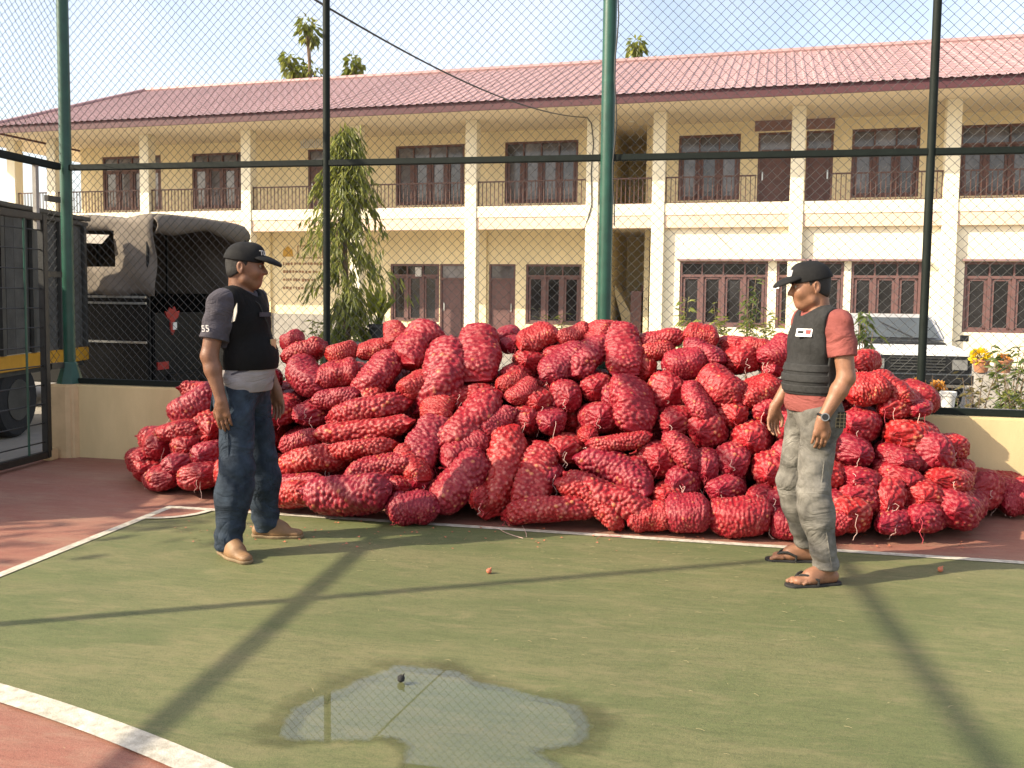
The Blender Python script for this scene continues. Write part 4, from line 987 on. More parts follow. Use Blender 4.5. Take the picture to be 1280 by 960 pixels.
# potted broad-leaf plant beside the tree
p = at_depth(474, 418, 13.8); pot('flower_pot', (p[0], p[1], p[2] - .12), .17, .28, 'pot_dark', 'dark pot with broad leaves beside the drooping tree')
mb = MB(); mb.bb((p[0] - .5, p[1] - .3, YARD), (p[0] + .5, p[1] + .4, p[2] - .122)); tag(mb.build('pot_stand', 'planter_grey', bevel=.02), 'low grey plinth under the dark pot', 'plinth')
q = empty('potted_plant', (p[0], p[1], p[2] + .14)); tag(q, 'broad leaved bright green plant growing in the dark pot', 'plant'); g = np.random.default_rng(61)
dirs = np.column_stack([g.normal(size=(26, 2)) * .45, np.ones(26)]); leaves('foliage', np.zeros((26, 3)) + g.normal(size=(26, 3)) * .02 + [0, 0, .1], dirs, .58, .13, 'leaf_bright', q, .15, 62)
mb = MB()
for k in range(5): mb.tube([(0, 0, -.1), (.03 * k - .06, .02, .15)], .012, 5)
mb.build('stem', 'leaf_bright', q)
# tree tops rising behind the roof
def back_tree(name, clumps, D, lm, label, seed):
    g = np.random.default_rng(seed); pts = [at_depth(x, y, D) for x, y, r in clumps]; bx = np.mean([p[0] for p in pts]); by = np.mean([p[1] for p in pts])
    t = empty(name, (bx, by, YARD)); tag(t, label, 'tree', None); pos = []; dr = []; mb = MB()
    low = min(p[2] for p in pts) - YARD
    mb.tube([(0, 0, 0), (.1, 0, low * .5), (0, .1, low - 1.0)], [.16, .12, .07], 8); mb.build('trunk', 'bark', t, smooth=True); br = MB()
    for p, (x, y, r_) in zip(pts, clumps):
        c = np.array([p[0] - bx, p[1] - by, p[2] - YARD]); rr = r_ * D / F; br.tube([(0, .1, low - 1.1), (c[0] * .6, c[1], c[2] * .5 + low * .5 - .5), tuple(c)], [.06, .04, .02], 6)
        n = int(42 * (rr / .4) ** 1.3) + 10
        d = g.normal(size=(n, 3)); d /= np.linalg.norm(d, axis=1)[:, None]; pos += list(c + d * (g.uniform(.2, 1, n) ** .6)[:, None] * rr); dr += list(d + [0, 0, -.7])
    br.build('branch', 'bark', t); leaves('crown', pos, dr, .34, .17, lm, t, .35, seed)
back_tree('teak_tree', [(386, 37, 13), (383, 28, 8), (388, 47, 6)], 37, 'leaf_bright', 'tall thin tree top rising highest above the school roof', 71)
back_tree('teak_tree', [(363, 80, 11), (370, 90, 12), (378, 88, 10), (392, 90, 11), (360, 72, 7)], 37.5, 'leaf_bright', 'wide leafy tree top peeking over the school roof below the tallest one', 72)
back_tree('teak_tree', [(442, 82, 10), (441, 74, 7), (442, 92, 9)], 37, 'leaf_bright', 'rounded tree top over the roof right of the tall dark post', 73)
back_tree('teak_tree', [(795, 54, 8), (791, 60, 5), (799, 57, 5), (822, 71, 4)], 37, 'leaf_bright', 'small tree top over the roof beside the thick middle post', 74)
# shade tree outside the left fence (its leafy shadow falls on the court corner)
t = empty('shade_tree', (-10.8, 2.4, YARD)); tag(t, 'broad leafy tree outside the side fence shading the gate corner', 'tree'); g = np.random.default_rng(81)
mb = MB(); mb.tube([(0, 0, 0), (.1, .1, 1.5), (0, .2, 3)], [.2, .16, .11], 10); mb.build('trunk', 'bark', t, smooth=True); pos = []; dr = []; br = MB()
for k in range(46):
    c = g.normal(size=3) * [.65, .75, .35] + [0, .2, 4.1]; br.tube([(0, .2, 2.9), tuple(c * .6 + np.array([0, .1, 1.2])), tuple(c)], [.05, .03, .01], 5)
    n = 70; d = g.normal(size=(n, 3)); pos += list(c + d * .28); dr += list(d + [0, 0, -.3])
br.build('branch', 'bark', t); leaves('crown', pos, dr, .18, .09, 'leaf_mid', t, .3, 82)
#==SACKS==
# ================================================================== ONION SACKS
def sack_mesh(L, Rd, seed, flat=.86, tied=True, nu=92, nv=70):
    g = np.random.default_rng(seed); s = np.linspace(0, 1, nu); th = np.linspace(0, 2 * np.pi, nv, endpoint=False)
    p = 2 * s - 1
    prof = np.clip(1 - np.abs(p) ** 3.6, 0, 1) ** .46
    S, T = np.meshgrid(s, th, indexing='ij'); PR = np.repeat(prof[:, None], nv, 1)
    ry = Rd * PR; rz = Rd * flat * PR
    # seam end (s=1): pinched flat like a pillow with two corners
    e = np.clip((S - .84) / .16, 0, 1); ry = ry * (1 - e ** 2) + Rd * .80 * e ** 2 * (1 - .08 * e ** 6); rz = rz * (1 - e ** 2) + Rd * .10 * e ** 2
    # other end: gathered mouth with a small ruffle, or a second seam
    e = np.clip((.15 - S) / .15, 0, 1)
    if tied:
        nk = .20 + .10 * np.clip((.03 - S) / .03, 0, 1)
        f = e ** 2.0; fold = 1 + .13 * f * np.sin(T * 9 + g.uniform(0, 6)) + .09 * f * np.sin(T * 14 + g.uniform(0, 6))
        ry = (ry * (1 - f) + Rd * nk * f) * fold; rz = (rz * (1 - f) + Rd * nk * f) * fold
        ry = np.where(S < 1e-6, Rd * .06, ry); rz = np.where(S < 1e-6, Rd * .06, rz)
    else:
        e = np.clip((.16 - S) / .16, 0, 1); ry = ry * (1 - e ** 2) + Rd * .8 * e ** 2; rz = rz * (1 - e ** 2) + Rd * .10 * e ** 2
    # slumped, uneven fill
    for k in range(5):
        a, b, ph, am = g.integers(1, 4), g.integers(1, 4), g.uniform(0, 6.28), g.uniform(.015, .05)
        m_ = 1 + am * np.sin(a * np.pi * S * 1.7 + ph) * np.cos(b * T + ph * 2); ry = ry * m_; rz = rz * m_
    sq = 1 / (np.abs(np.cos(T)) ** 2.6 + np.abs(np.sin(T)) ** 2.6) ** (1 / 2.6)
    x = L * (S - .5) * (1 - .03 * np.cos(T * 2)); y = ry * np.cos(T) * sq; z = rz * np.sin(T) * sq
    bend = g.uniform(-.16, .16) * L; y = y + bend * (p[:, None] ** 2 - .35); z = z + g.uniform(-.05, .05) * L * (p[:, None] ** 2 - .35)
    P = np.stack([x, y, z], -1)
    du = np.gradient(P, axis=0); dv_ = np.roll(P, -1, 1) - np.roll(P, 1, 1); N = np.cross(dv_, du); N /= np.linalg.norm(N, axis=-1, keepdims=True) + 1e-9
    flatp = P.reshape(-1, 3); cand = flatp[g.permutation(len(flatp))[:3200]]; pts = []; rmin = .0225
    for c in cand:
        if not pts or np.min(np.sum((np.array(pts) - c) ** 2, 1)) > rmin ** 2: pts.append(c)
    pts = np.array(pts) + g.normal(size=(len(pts), 3)) * .002; size = g.uniform(.8, 1.25, len(pts))
    d = np.sqrt(((flatp[:, None] - pts[None]) ** 2).sum(-1)) / size[None]
    q = np.clip(1 - (d / .0175) ** 2, 0, None); bi = q.argmax(1); bulb = q.max(1)
    mask = np.clip(np.minimum((S - .03) / .05, (.985 - S) / .05), 0, 1).ravel()
    disp = (.0135 * bulb ** .75 - .0045) * mask + (g.normal(size=len(flatp)) * .0012)
    V = flatp + N.reshape(-1, 3) * disp[:, None]
    Fq = []
    for i in range(nu - 1):
        for k in range(nv): Fq.append((i * nv + k, i * nv + (k + 1) % nv, (i + 1) * nv + (k + 1) % nv, (i + 1) * nv + k))
    Fq += [tuple(range(nv))[::-1], tuple((nu - 1) * nv + k for k in range(nv))]
    me = bpy.data.meshes.new('onion_sack'); me.from_pydata(V.tolist(), [], Fq)
    bm = bmesh.new(); bm.from_mesh(me); bmesh.ops.recalc_face_normals(bm, faces=bm.faces); bm.to_mesh(me); bm.free()
    a = me.attributes.new('bulb', 'FLOAT', 'POINT'); a.data.foreach_set('value', (bulb * mask).astype(np.float32))
    rid = g.random(len(pts)); a = me.attributes.new('bulbid', 'FLOAT', 'POINT'); a.data.foreach_set('value', rid[bi].astype(np.float32))
    me.polygons.foreach_set('use_smooth', np.ones(len(Fq), bool)); me.materials.append(MATS['onion_net'])
    return me
ASP = [1.35, 1.8, 2.4, 3.1]; VAR = {}
for ia, a in enumerate(ASP):
    for k in range(6):
        Lb = .34 + .085 * a; VAR[(ia, k)] = (sack_mesh(Lb, Lb / a / 2, 100 + ia * 10 + k, flat=(.80, .9, .72, .86, .95, .78)[k], tied=(k % 3 != 2)), Lb, Lb / a / 2)

toeX = [-4.6, -4.3, -4.14, -3.41, -2.78, -2.1, -1.32, -.6, .32, .98, 1.6, 1.9, 2.06, 2.6, 3.2]; toeY = [6.35, 6.08, 5.98, 5.68, 5.49, 5.32, 5.50, 5.54, 5.60, 5.62, 5.82, 6.4, 6.62, 6.7, 6.75]
def surfY(X, z, r):
    t = np.interp(X, toeX, toeY) + r; return t + max(6.78 - t, 0) * float(np.clip((z - .12) / 1.08, 0, 1)) ** 1.05
def hit(px, py, r):
    d = ray(px, py); lo, hi = 3.0, 9.0
    for _ in range(40):
        m_ = (lo + hi) / 2; P = EYE + d * m_
        if P[1] > surfY(P[0], P[2], r): hi = m_
        else: lo = m_
    return EYE + d * lo
# S: sacks seen along their length (x1,y1,x2,y2,width); E: sacks seen end-on (x,y,w,h) in photo pixels
S_ = [(212, 524, 276, 488, 40), (196, 546, 250, 533, 34), (352, 433, 379, 419, 24), (354, 449, 407, 431, 29), (370, 452, 400, 488, 38), (400, 472, 450, 461, 36), (408, 446, 447, 435, 25), (446, 442, 487, 431, 27),
      (393, 502, 449, 494, 30), (449, 492, 493, 443, 43), (492, 435, 493, 404, 27), (503, 455, 540, 410, 47), (544, 503, 561, 426, 51), (597, 475, 598, 412, 49), (410, 523, 510, 501, 32), (397, 544, 514, 530, 33),
      (408, 568, 494, 555, 31), (435, 590, 517, 575, 29), (542, 528, 553, 500, 38), (519, 583, 549, 522, 39), (553, 563, 620, 493, 43), (553, 577, 608, 550, 38), (348, 585, 428, 571, 38), (340, 606, 406, 601, 26),
      (334, 631, 393, 628, 42), (352, 561, 400, 544, 32), (398, 613, 492, 604, 31), (388, 641, 488, 636, 51), (485, 644, 548, 640, 39), (543, 657, 602, 586, 51), (610, 655, 641, 548, 46), (655, 637, 682, 557, 43),
      (630, 656, 742, 649, 34), (703, 613, 778, 668, 33), (705, 598, 815, 642, 41), (730, 568, 815, 611, 43), (735, 557, 812, 546, 27), (797, 538, 784, 473, 52), (648, 432, 694, 413, 38), (698, 426, 737, 410, 22),
      (678, 473, 730, 433, 40), (713, 468, 760, 422, 46), (742, 434, 756, 403, 36), (783, 468, 773, 407, 42), (621, 486, 657, 471, 30), (636, 500, 670, 477, 24), (796, 432, 854, 419, 30), (798, 442, 842, 436, 25),
      (830, 459, 883, 449, 37), (856, 417, 897, 424, 32), (858, 427, 903, 452, 31), (928, 429, 967, 436, 23), (953, 452, 987, 426, 30), (861, 480, 884, 524, 33), (878, 466, 925, 502, 44), (925, 502, 970, 476, 38),
      (837, 543, 868, 585, 35), (786, 656, 838, 652, 36), (828, 651, 886, 646, 48), (884, 654, 966, 653, 48), (962, 656, 1012, 660, 42), (1058, 490, 1104, 481, 46), (1093, 468, 1140, 502, 31), (1244, 652, 1290, 646, 40),
      (500, 492, 540, 470, 34), (1008, 440, 1050, 446, 30), (1000, 662, 1060, 662, 44), (300, 640, 345, 636, 40), (268, 500, 318, 478, 36), (300, 452, 345, 445, 30), (285, 560, 335, 552, 36), (640, 515, 600, 545, 32), (500, 560, 530, 600, 30)]
E_ = [(205, 562, 42, 36), (182, 578, 36, 32), (181, 601, 38, 32), (213, 609, 44, 30), (226, 586, 50, 36), (249, 616, 54, 34), (254, 572, 38, 40), (257, 540, 34, 40), (238, 560, 34, 34), (383, 521, 42, 32), (525, 603, 34, 40),
      (500, 612, 30, 30), (597, 647, 26, 32), (710, 565, 42, 38), (656, 527, 38, 34), (693, 532, 36, 32), (677, 506, 36, 38), (708, 500, 38, 46), (745, 523, 44, 40), (737, 546, 24, 20), (820, 578, 48, 46), (628, 423, 26, 22),
      (637, 434, 27, 23), (663, 453, 38, 30), (748, 488, 38, 36), (807, 462, 34, 42), (914, 433, 34, 24), (933, 454, 52, 40), (970, 461, 26, 28), (835, 494, 48, 55), (916, 517, 40, 36), (881, 541, 42, 48), (845, 532, 38, 36),
      (931, 550, 42, 40), (960, 517, 34, 34), (879, 585, 35, 40), (912, 578, 40, 42), (955, 590, 40, 42), (905, 615, 42, 34), (851, 606, 38, 46), (969, 628, 40, 30), (943, 622, 28, 24), (1068, 455, 27, 28), (1112, 513, 36, 34),
      (1152, 514, 30, 22), (1070, 534, 40, 40), (1126, 545, 48, 42), (1172, 568, 48, 54), (1072, 570, 52, 38), (1125, 577, 48, 32), (1064, 602, 52, 40), (1130, 602, 50, 32), (1153, 626, 50, 42), (1180, 604, 48, 30),
      (1072, 625, 48, 38), (1066, 658, 50, 48), (1112, 630, 38, 48), (1108, 657, 34, 32), (1146, 662, 38, 34), (1190, 660, 54, 46), (1194, 628, 38, 32), (1224, 618, 46, 48), (1228, 652, 48, 36), (1206, 590, 34, 36), (1246, 618, 44, 42), (1274, 630, 44, 40), (1252, 660, 44, 34), (1280, 662, 40, 34), (1215, 645, 40, 36), (1196, 560, 36, 34),
      (1030, 560, 46, 46), (1030, 520, 44, 40), (1025, 600, 48, 42), (1022, 635, 46, 40), (1020, 480, 42, 40), (700, 445, 34, 26), (770, 500, 30, 34), (600, 500, 40, 36), (570, 500, 34, 34), (290, 600, 48, 44), (320, 580, 44, 40),
      (300, 530, 44, 40), (330, 480, 40, 34), (345, 520, 40, 36), (690, 600, 30, 40), (1040, 640, 40, 40), (985, 575, 40, 44), (990, 610, 42, 40), (990, 535, 40, 40), (780, 590, 40, 36), (835, 625, 40, 34), (640, 470, 34, 30), (470, 500, 30, 30)]
SK = []
zone_names = [(-9, -3.0, 'behind man in blue jeans'), (-3.0, -1.75, 'right of blue-jeaned man'), (-1.75, -.55, 'left of thick post'), (-.55, .45, 'right of thick post'),
              (.45, 1.15, 'behind man in flip flops'), (1.15, 9, 'by the thin post')]
def place_sack(A, B, rad, squash, roll, v, kind, jitter=True):
    A, B = Vector(A), Vector(B); ax = (B - A); L = ax.length; ax.normalize(); c = (A + B) / 2
    asp = L / (2 * rad); ia = int(np.argmin([abs(math.log(asp / a)) for a in ASP])); me, Lb, Rb = VAR[(ia, v)]
    side_ = ax.cross(Vector((0, 0, 1)))
    if side_.length < .1: side_ = Vector((1, 0, 0))
    side_.normalize(); up = side_.cross(ax).normalized()
    q = Matrix.Rotation(roll, 3, ax); side_ = q @ side_; up = q @ up
    lowest = c.z - abs(ax.z) * L / 2 * .86 - rad * squash * math.sqrt(max(0, 1 - ax.z ** 2)) * .97
    if lowest < .003: c.z += .003 - lowest
    M = Matrix((ax, side_, up)).transposed().to_4x4() @ Matrix.Diagonal((L / Lb, rad / Rb, rad * squash / Rb, 1)); M.translation = c
    o = bpy.data.objects.new('onion_sack', me); col.objects.link(o); o.matrix_world = M
    zn = next(t for a, b, t in zone_names if a <= c.x < b); row = 'bottom' if c.z < .32 else 'middle' if c.z < .82 else 'top'
    pose = {'S': 'lying lengthwise' if abs(ax.z) < .42 else 'leaning steeply', 'E': 'laid end-on', 'F': 'wedged deep'}[kind]
    rowt = {'bottom': 'low in the heap', 'middle': 'midway up the heap', 'top': 'topping the heap'}[row]
    adj = 'deep' if kind == 'F' else ('small' if rad < .10 else 'plump' if rad > .135 else 'medium') if kind == 'E' or asp < 2.2 else ('slim' if rad < .095 else 'long' if L > .5 else 'stubby')
    lab = f'{adj} red onion sack {pose} {rowt} {zn}' if kind != 'F' else f'red onion sack half hidden between others {rowt} {zn}'; grp = f'{adj} sacks {pose} {rowt} {zn}'
    tag(o, lab, 'sack', grp); SK.append((o, M, ax, c, rad, kind, L)); return o
g = np.random.default_rng(17)
for k, (x1, y1, x2, y2, w) in enumerate(S_):
    D0 = 6.3; r0 = w / 2 * D0 / F; A = hit(x1, y1, r0); B = hit(x2, y2, r0); D = (-_sy * (A + B)[0] + _cy * (A + B)[1]) / 2; r_ = w / 2 * D / F * 1.10
    if k % 2: A, B = B, A
    off = g.uniform(-.03, .03) * np.array([-_sy, _cy, 0]); ax = (B - A); ext = ax * .04
    place_sack(A + off - ext, B + off + ext, r_, g.uniform(.86, 1.0), g.uniform(-.5, .5), int(g.integers(0, 6)), 'S')
for k, (x, y, w, h_) in enumerate(E_):
    r0 = w / 2 * 6.3 / F; P = hit(x, y, r0 * .4); D = -_sy * P[0] + _cy * P[1]; rw = w / 2 * D / F * 1.12; rh = h_ / 2 * D / F * 1.12
    d = ray(x, y); d = d / np.linalg.norm(d); d = d + np.array([g.uniform(-.28, .28), 0, g.uniform(.02, .22)]); d /= np.linalg.norm(d); L = g.uniform(.50, .62)
    v = int(g.choice([0, 1, 3, 4]))
    room = max(.2, (6.98 - P[1])); L = min(L, room * 1.15 + .12)
    place_sack(P, P + d * L, rw, min(1.25, rh / rw), g.uniform(-.25, .25), v, 'E')
# sacks wedged deeper in the heap
for iz, z in enumerate((.14, .36, .58, .80, .98)):
    for X in np.arange(-4.0 + .2 * (iz % 2) + .25 * iz, 1.95 - .12 * iz, .33):
        Y = surfY(X, z, .12) + .26
        if Y > 6.75: continue
        place_sack((X, Y, z), (X + g.uniform(-.06, .06), min(Y + .5, 7.0), z + g.uniform(-.02, .05)), .135, .9, g.uniform(-.5, .5), int(g.choice([0, 1, 3, 4])), 'F')
for X in np.arange(-4.05, 1.9, .36):
    for z, yy in ((.14, 6.8), (.40, 6.86), (.66, 6.88)):
        place_sack((X - .2, yy, z), (X + .2, yy, z), .13, .9, g.uniform(-.5, .5), int(g.integers(0, 6)), 'F') if X < 1.6 - z * .5 else None
# tie strings hanging from tied mouths
for k, (o, M, ax, c, rad, kind, L) in enumerate(SK):
    if kind == 'F' or (kind == 'S' and k % 4): continue
    if kind == 'E' and g.random() < .22: continue
    for q in range(int(g.integers(1, 4))):
        p = np.array(c - ax * (L * .47)) + g.normal(size=3) * .018; out = -np.array([_sy * -1, _cy, 0]) * .02; ln = g.choice([.06, .10, .16, .26], p=[.35, .3, .22, .13]); pts = [p]
        if kind == 'S': out = out * 2
        n = 7; wig = g.normal(size=3) * .012
        for s in range(1, n + 1):
            t = s / n; pts.append(p + out * min(1, t * 3) + np.array([wig[0] * math.sin(5 * t) + .01 * math.sin(11 * t + wig[1] * 90), wig[1] * t, .02 * math.sin(3.14 * min(1, t * 2.5)) - ln * t]))
        pts = [np.array([a, b, max(z, .012)]) for a, b, z in pts]
        mb = MB(); mb.tube(pts, .0017, 4); st = mb.build('tie_string', 'string' if g.random() < .6 else 'string_red'); st.parent = o; st.matrix_parent_inverse = M.inverted()
#==MEN==
# ================================================================== PEOPLE
def person(label, loc, yaw, scale, sp):
    root = empty('person', (loc[0], loc[1], .004), yaw); root.scale = (scale,) * 3; tag(root, label, 'person')
    lo, hi = (-.36, -.46, -.015), (.40, .46, 1.76); J = {k: np.array(v, float) for k, v in sp['J'].items()}
    belly = sp.get('belly', 0); hx, hz, hy = sp['head']
    def torso(F_, o, k=.05):
        F_.ell((-.005, 0, .93), (.118 + o, .158 + o, .125 + o), k); F_.ell((.022 + belly * .5, 0, 1.06), (.122 + belly + o, .150 + belly * .4 + o, .16 + o), k)
        F_.ell((.0, 0, 1.25), (.120 + o, .168 + o, .17 + o), k); F_.cap((-.012, -.135, 1.372), (-.012, .135, 1.372), .062 + o, .062 + o, k); F_.ell((-.02, 0, 1.36), (.085 + o, .13 + o, .08 + o), k)
    def arm(F_, sd, o=0, f=1.0):
        s, e, w = J['sh' + sd], J['el' + sd], J['wr' + sd]
        if f < 1: F_.cap(s, s + (e - s) * f, .062 + o, .056 + o, .03); return
        F_.cap(s, e, .057 + o, .044 + o, .03); m_ = e + (w - e) * .3; F_.cap(e, m_, .043 + o, .043 + o, .02); F_.cap(m_, w, .043 + o, .027 + o, .02)
    def leg(F_, sd, o=0, k=.03, baggy=0):
        h, kn, an = J['hip' + sd], J['kn' + sd], J['an' + sd]
        F_.cap(h, kn, .086 + o, .060 + o + baggy * .5, k); m_ = kn + (an - kn) * .32; F_.cap(kn, m_, .058 + o + baggy * .5, .058 + o + baggy, k); F_.cap(m_, an, .056 + o + baggy, .038 + o + baggy, k)
    def rotz(a): return Matrix.Rotation(a, 4, 'Z')
    hb = np.array([hx, hy, hz]); hr = rotz(sp['turn']); tilt = Matrix.Rotation(sp.get('nod', 0), 4, 'Y')
    def hp(x, y, z): q = hr @ tilt @ Vector((x, y, z)); return hb + np.array(q)
    HR = hr @ tilt
    def foot(F_, sd, toes, o=0):
        an = J['an' + sd]; a = sp['toe' + sd]; d = np.array([math.cos(a), math.sin(a), 0]); n_ = np.array([-d[1], d[0], 0]); hl = np.array([an[0], an[1], 0]) - d * .035
        F_.cap(hl + [0, 0, .042], hl + d * .12 + [0, 0, .040], .036 + o, .040 + o, .02); F_.cap(an, hl + d * .13 + [0, 0, .05], .036 + o, .028 + o, .03)
        F_.cap(hl + d * .11 + [0, 0, .034], hl + d * .19 + [0, 0, .027], .040 + o, .034 + o, .02, flat=((0, 0, 1), 1.5))
        if toes:
            sg = 1 if sd == 'R' else -1
            for i, (off, ln, r_) in enumerate(((.030, .060, .0135), (.009, .056, .0095), (-.008, .049, .009), (-.023, .040, .0085), (-.036, .029, .008))):
                b = hl + d * (.175 - .006 * i) + n_ * sg * off + [0, 0, .024]; F_.cap(b, b + d * ln * .55 + [0, 0, .003], r_, r_, .006); F_.cap(b + d * ln * .55 + [0, 0, .003], b + d * ln - [0, 0, .006], r_, r_ * .9, .004)
    # ---- body: one continuous skin
    B = Field(lo, hi, .0038)
    torso(B, -.012); B.cap((-.018, 0, 1.36), hb + np.array([-.028, 0, -.04]), .064, .060, .03)
    for sd in 'LR': arm(B, sd); leg(B, sd, -.004); foot(B, sd, sp['toes'])
    B.ell(hp(-.005, 0, .02), (.097, .076, .103), .02, HR); B.ell(hp(.035, 0, -.035), (.066, .060, .080), .03, HR); B.cap(hp(.052, 0, -.098), hp(.066, 0, -.092), .026, .022, .03); B.cap(hp(.01, -.045, -.075), hp(.06, -.012, -.098), .022, .018, .02); B.cap(hp(.01, .045, -.075), hp(.06, .012, -.098), .022, .018, .02)
    B.cap(hp(.092, 0, .008), hp(.113, 0, -.030), .009, .014, .012); B.ell(hp(.098, .013, -.034), (.012, .009, .009), .008, HR); B.ell(hp(.098, -.013, -.034), (.012, .009, .009), .008, HR)
    B.cap(hp(.083, -.03, .026), hp(.083, .03, .026), .012, .012, .015)
    for y in (-.036, .036): B.ell(hp(.072, y, -.030), (.021, .022, .024), .03, HR)                                                   # cheeks
    for y in (-.031, .031): B.ell(hp(.100, y, .004), (.018, .017, .010), .008, HR, sub=True)
    B.ell(hp(.087, 0, -.062), (.012, .023, .006), .008, HR); B.ell(hp(.085, 0, -.075), (.012, .020, .007), .008, HR); B.cap(hp(.101, -.02, -.0685), hp(.101, .02, -.0685), .0035, .0035, .004, sub=True)
    for y in (-1, 1):
        e_ = hr @ tilt @ Matrix.Rotation(y * .3, 4, 'Z'); B.ell(hp(-.012, y * .079, -.008), (.019, .008, .032), .006, e_); B.ell(hp(-.008, y * .086, -.004), (.010, .006, .018), .006, e_, sub=True); B.ell(hp(-.006, y * .080, -.036), (.009, .007, .010), .006, e_)
    for sd in 'LR':                                                          # hands: palm, four fingers, thumb
        w = J['wr' + sd]; e = J['el' + sd]; d = np.array(sp['hand' + sd][0], float); d /= np.linalg.norm(d); sg = -1 if sd == 'R' else 1
        bk = np.array(sp['hand' + sd][1], float); bk -= d * (bk @ d); bk /= np.linalg.norm(bk); fw_ = np.cross(d, bk) * (1 if sp['hand' + sd][2] > 0 else -1)
        B.cap(w, w + d * .035, .026, .028, .02, flat=(bk, 1.25)); B.cap(w + d * .03 + fw_ * .012, w + d * .080 + fw_ * .018, .024, .021, .015, flat=(bk, 1.5)); B.cap(w + d * .03 - fw_ * .012, w + d * .076 - fw_ * .020, .023, .019, .015, flat=(bk, 1.5))
        cr = sp.get('curl', .5)
        for off, l0, r_ in ((.032, .078, .0088), (.0108, .086, .0092), (-.0105, .080, .0088), (-.0310, .062, .0080)):
            a0 = w + d * (.088 - abs(off) * .25) + fw_ * off; d1 = d * math.cos(cr * .4) - bk * math.sin(cr * .4); d2 = d * math.cos(cr) - bk * math.sin(cr); d3 = d * math.cos(cr * 1.6) - bk * math.sin(cr * 1.6)
            p1 = a0 + d1 * l0 * .46; p2 = p1 + d2 * l0 * .32; p3 = p2 + d3 * l0 * .22
            B.cap(a0 - d * .012, p1, r_ * 1.06, r_, .004); B.cap(p1, p2, r_, r_ * .94, .003); B.cap(p2, p3, r_ * .94, r_ * .8, .003)
        t0 = w + d * .022 + fw_ * .024 - bk * .006; t1 = w + d * .058 + fw_ * .046 - bk * .016; t2 = w + d * .084 + fw_ * .048 - bk * .022; t3 = w + d * .104 + fw_ * .044 - bk * .026
        B.cap(t0, t1, .014, .0115, .014); B.cap(t1, t2, .0110, .0100, .003); B.cap(t2, t3, .0100, .0080, .003)
    body = B.mesh('body', sp['skin'], root)
    # ---- head dress
    for y in (-.031, .031):
        mb = MB(); q = hp(.086, y, .003); mb.lathe([(.001, -.010), (.007, -.007), (.010, 0), (.007, .007), (.001, .010)], q, 12); ey = mb.build('eye', 'eye_white', root, smooth=True)
        q = hp(.0935, y, .003); mb = MB(); mb.lathe([(.001, -.005), (.0045, -.0025), (.0045, .0025), (.001, .005)], q, 8); mb.build('iris', 'eye_dark', ey, smooth=True)
        H_ = Field(np.array(hp(.09, y, .024)) - .04, np.array(hp(.09, y, .024)) + .04, .003); H_.cap(hp(.094, y - .016, .023), hp(.094, y + .016, .025), .0055, .0045, .004); H_.mesh('eyebrow', 'hair', root)
    H_ = Field(hb - [.15, .13, .15], hb + [.15, .13, .16], .004); H_.ell(hp(-.005, 0, .02), (.0995, .0785, .1055), .02, HR); H_.cap(hp(-.052, -.02, -.038), hp(-.052, .02, -.038), .036, .036, .03)
    n1 = np.array(hr @ tilt @ Vector((1, 0, -.25))); H_.cut(n1, hp(.022, 0, 0))
    for y in (-1, 1): H_.ell(hp(-.004, y * .088, -.014), (.026, .024, .036), .006, HR, sub=True)
    H_.cut(np.array(hr @ tilt @ Vector((.55, 0, -1))), hp(-.02, 0, -.040)); H_.mesh('hair', 'hair', root)
    C_ = Field(hb - [.24, .24, .03], hb + [.27, .24, .20], .0036); C_.ell(hp(-.006, 0, .030), (.108, .087, .104), .02, HR); C_.ell(hp(.050, 0, .070), (.056, .060, .056), .03, HR)
    up_ = np.array(hr @ tilt @ Vector((-.10, 0, -1))); C_.cut(up_, hp(0, 0, .026)); cap_o = C_.mesh('cap', 'cap_black', root)
    C_ = Field(hb - [.24, .24, .05], hb + [.27, .24, .15], .003); br_ = HR @ Matrix.Rotation(.26, 4, 'Y'); C_.ell(hp(.105, 0, .034), (.098, .078, .030), .005, br_); C_.ell(hp(.092, 0, -.002), (.125, .105, .046), .004, br_, sub=True)
    C_.ell(hp(-.03, 0, .02), (.105, .10, .14), .004, HR, sub=True); C_.mesh('brim', 'cap_black', cap_o)
    mb = MB(); q = hp(-.004, 0, .137); mb.lathe([(.008, -.004), (.007, .003), (.001, .005)], q, 10); mb.build('button', 'cap_black', cap_o)
    # ---- clothes
    S1 = Field(lo, hi, .0048); torso(S1, .004); S1.ell((.005, 0, .93), (.135 + belly * .6, .170, .14), .05)
    for sd in 'LR': s, e = J['sh' + sd], J['el' + sd]; m_ = s + (e - s) * sp['sleeve']; S1.cap(s, m_, .066, .070, .05)
    S1.warp(lambda X, Y, Z: .0035 * np.sin(38 * Z + 14 * X + 9 * Y) * np.sin(17 * Y + 23 * X + 5 * Z) + .0022 * np.sin(70 * Z - 30 * X))
    for sd in 'LR': s, e = J['sh' + sd], J['el' + sd]; m_ = s + (e - s) * sp['sleeve']; dd = (e - s) / np.linalg.norm(e - s); reg = np.abs(S1.ax[1][None, :, None] - m_[1]) < .12
    def cut_sleeves(F_):
        for sd in 'LR':
            s, e = J['sh' + sd], J['el' + sd]; m_ = s + (e - s) * sp['sleeve']; dd = (e - s) / np.linalg.norm(e - s); sg = 1 if sd == 'L' else -1; X, Y, Z = F_.grid((slice(None),) * 3)
            d_ = (X - m_[0]) * dd[0] + (Y - m_[1]) * dd[1] + (Z - m_[2]) * dd[2]; ok = (sg * Y > .165 + (Z - 1.2) * .05) & (Z > m_[2] - .14); F_.D = np.where(ok, np.maximum(F_.D, d_), F_.D).astype(np.float32)
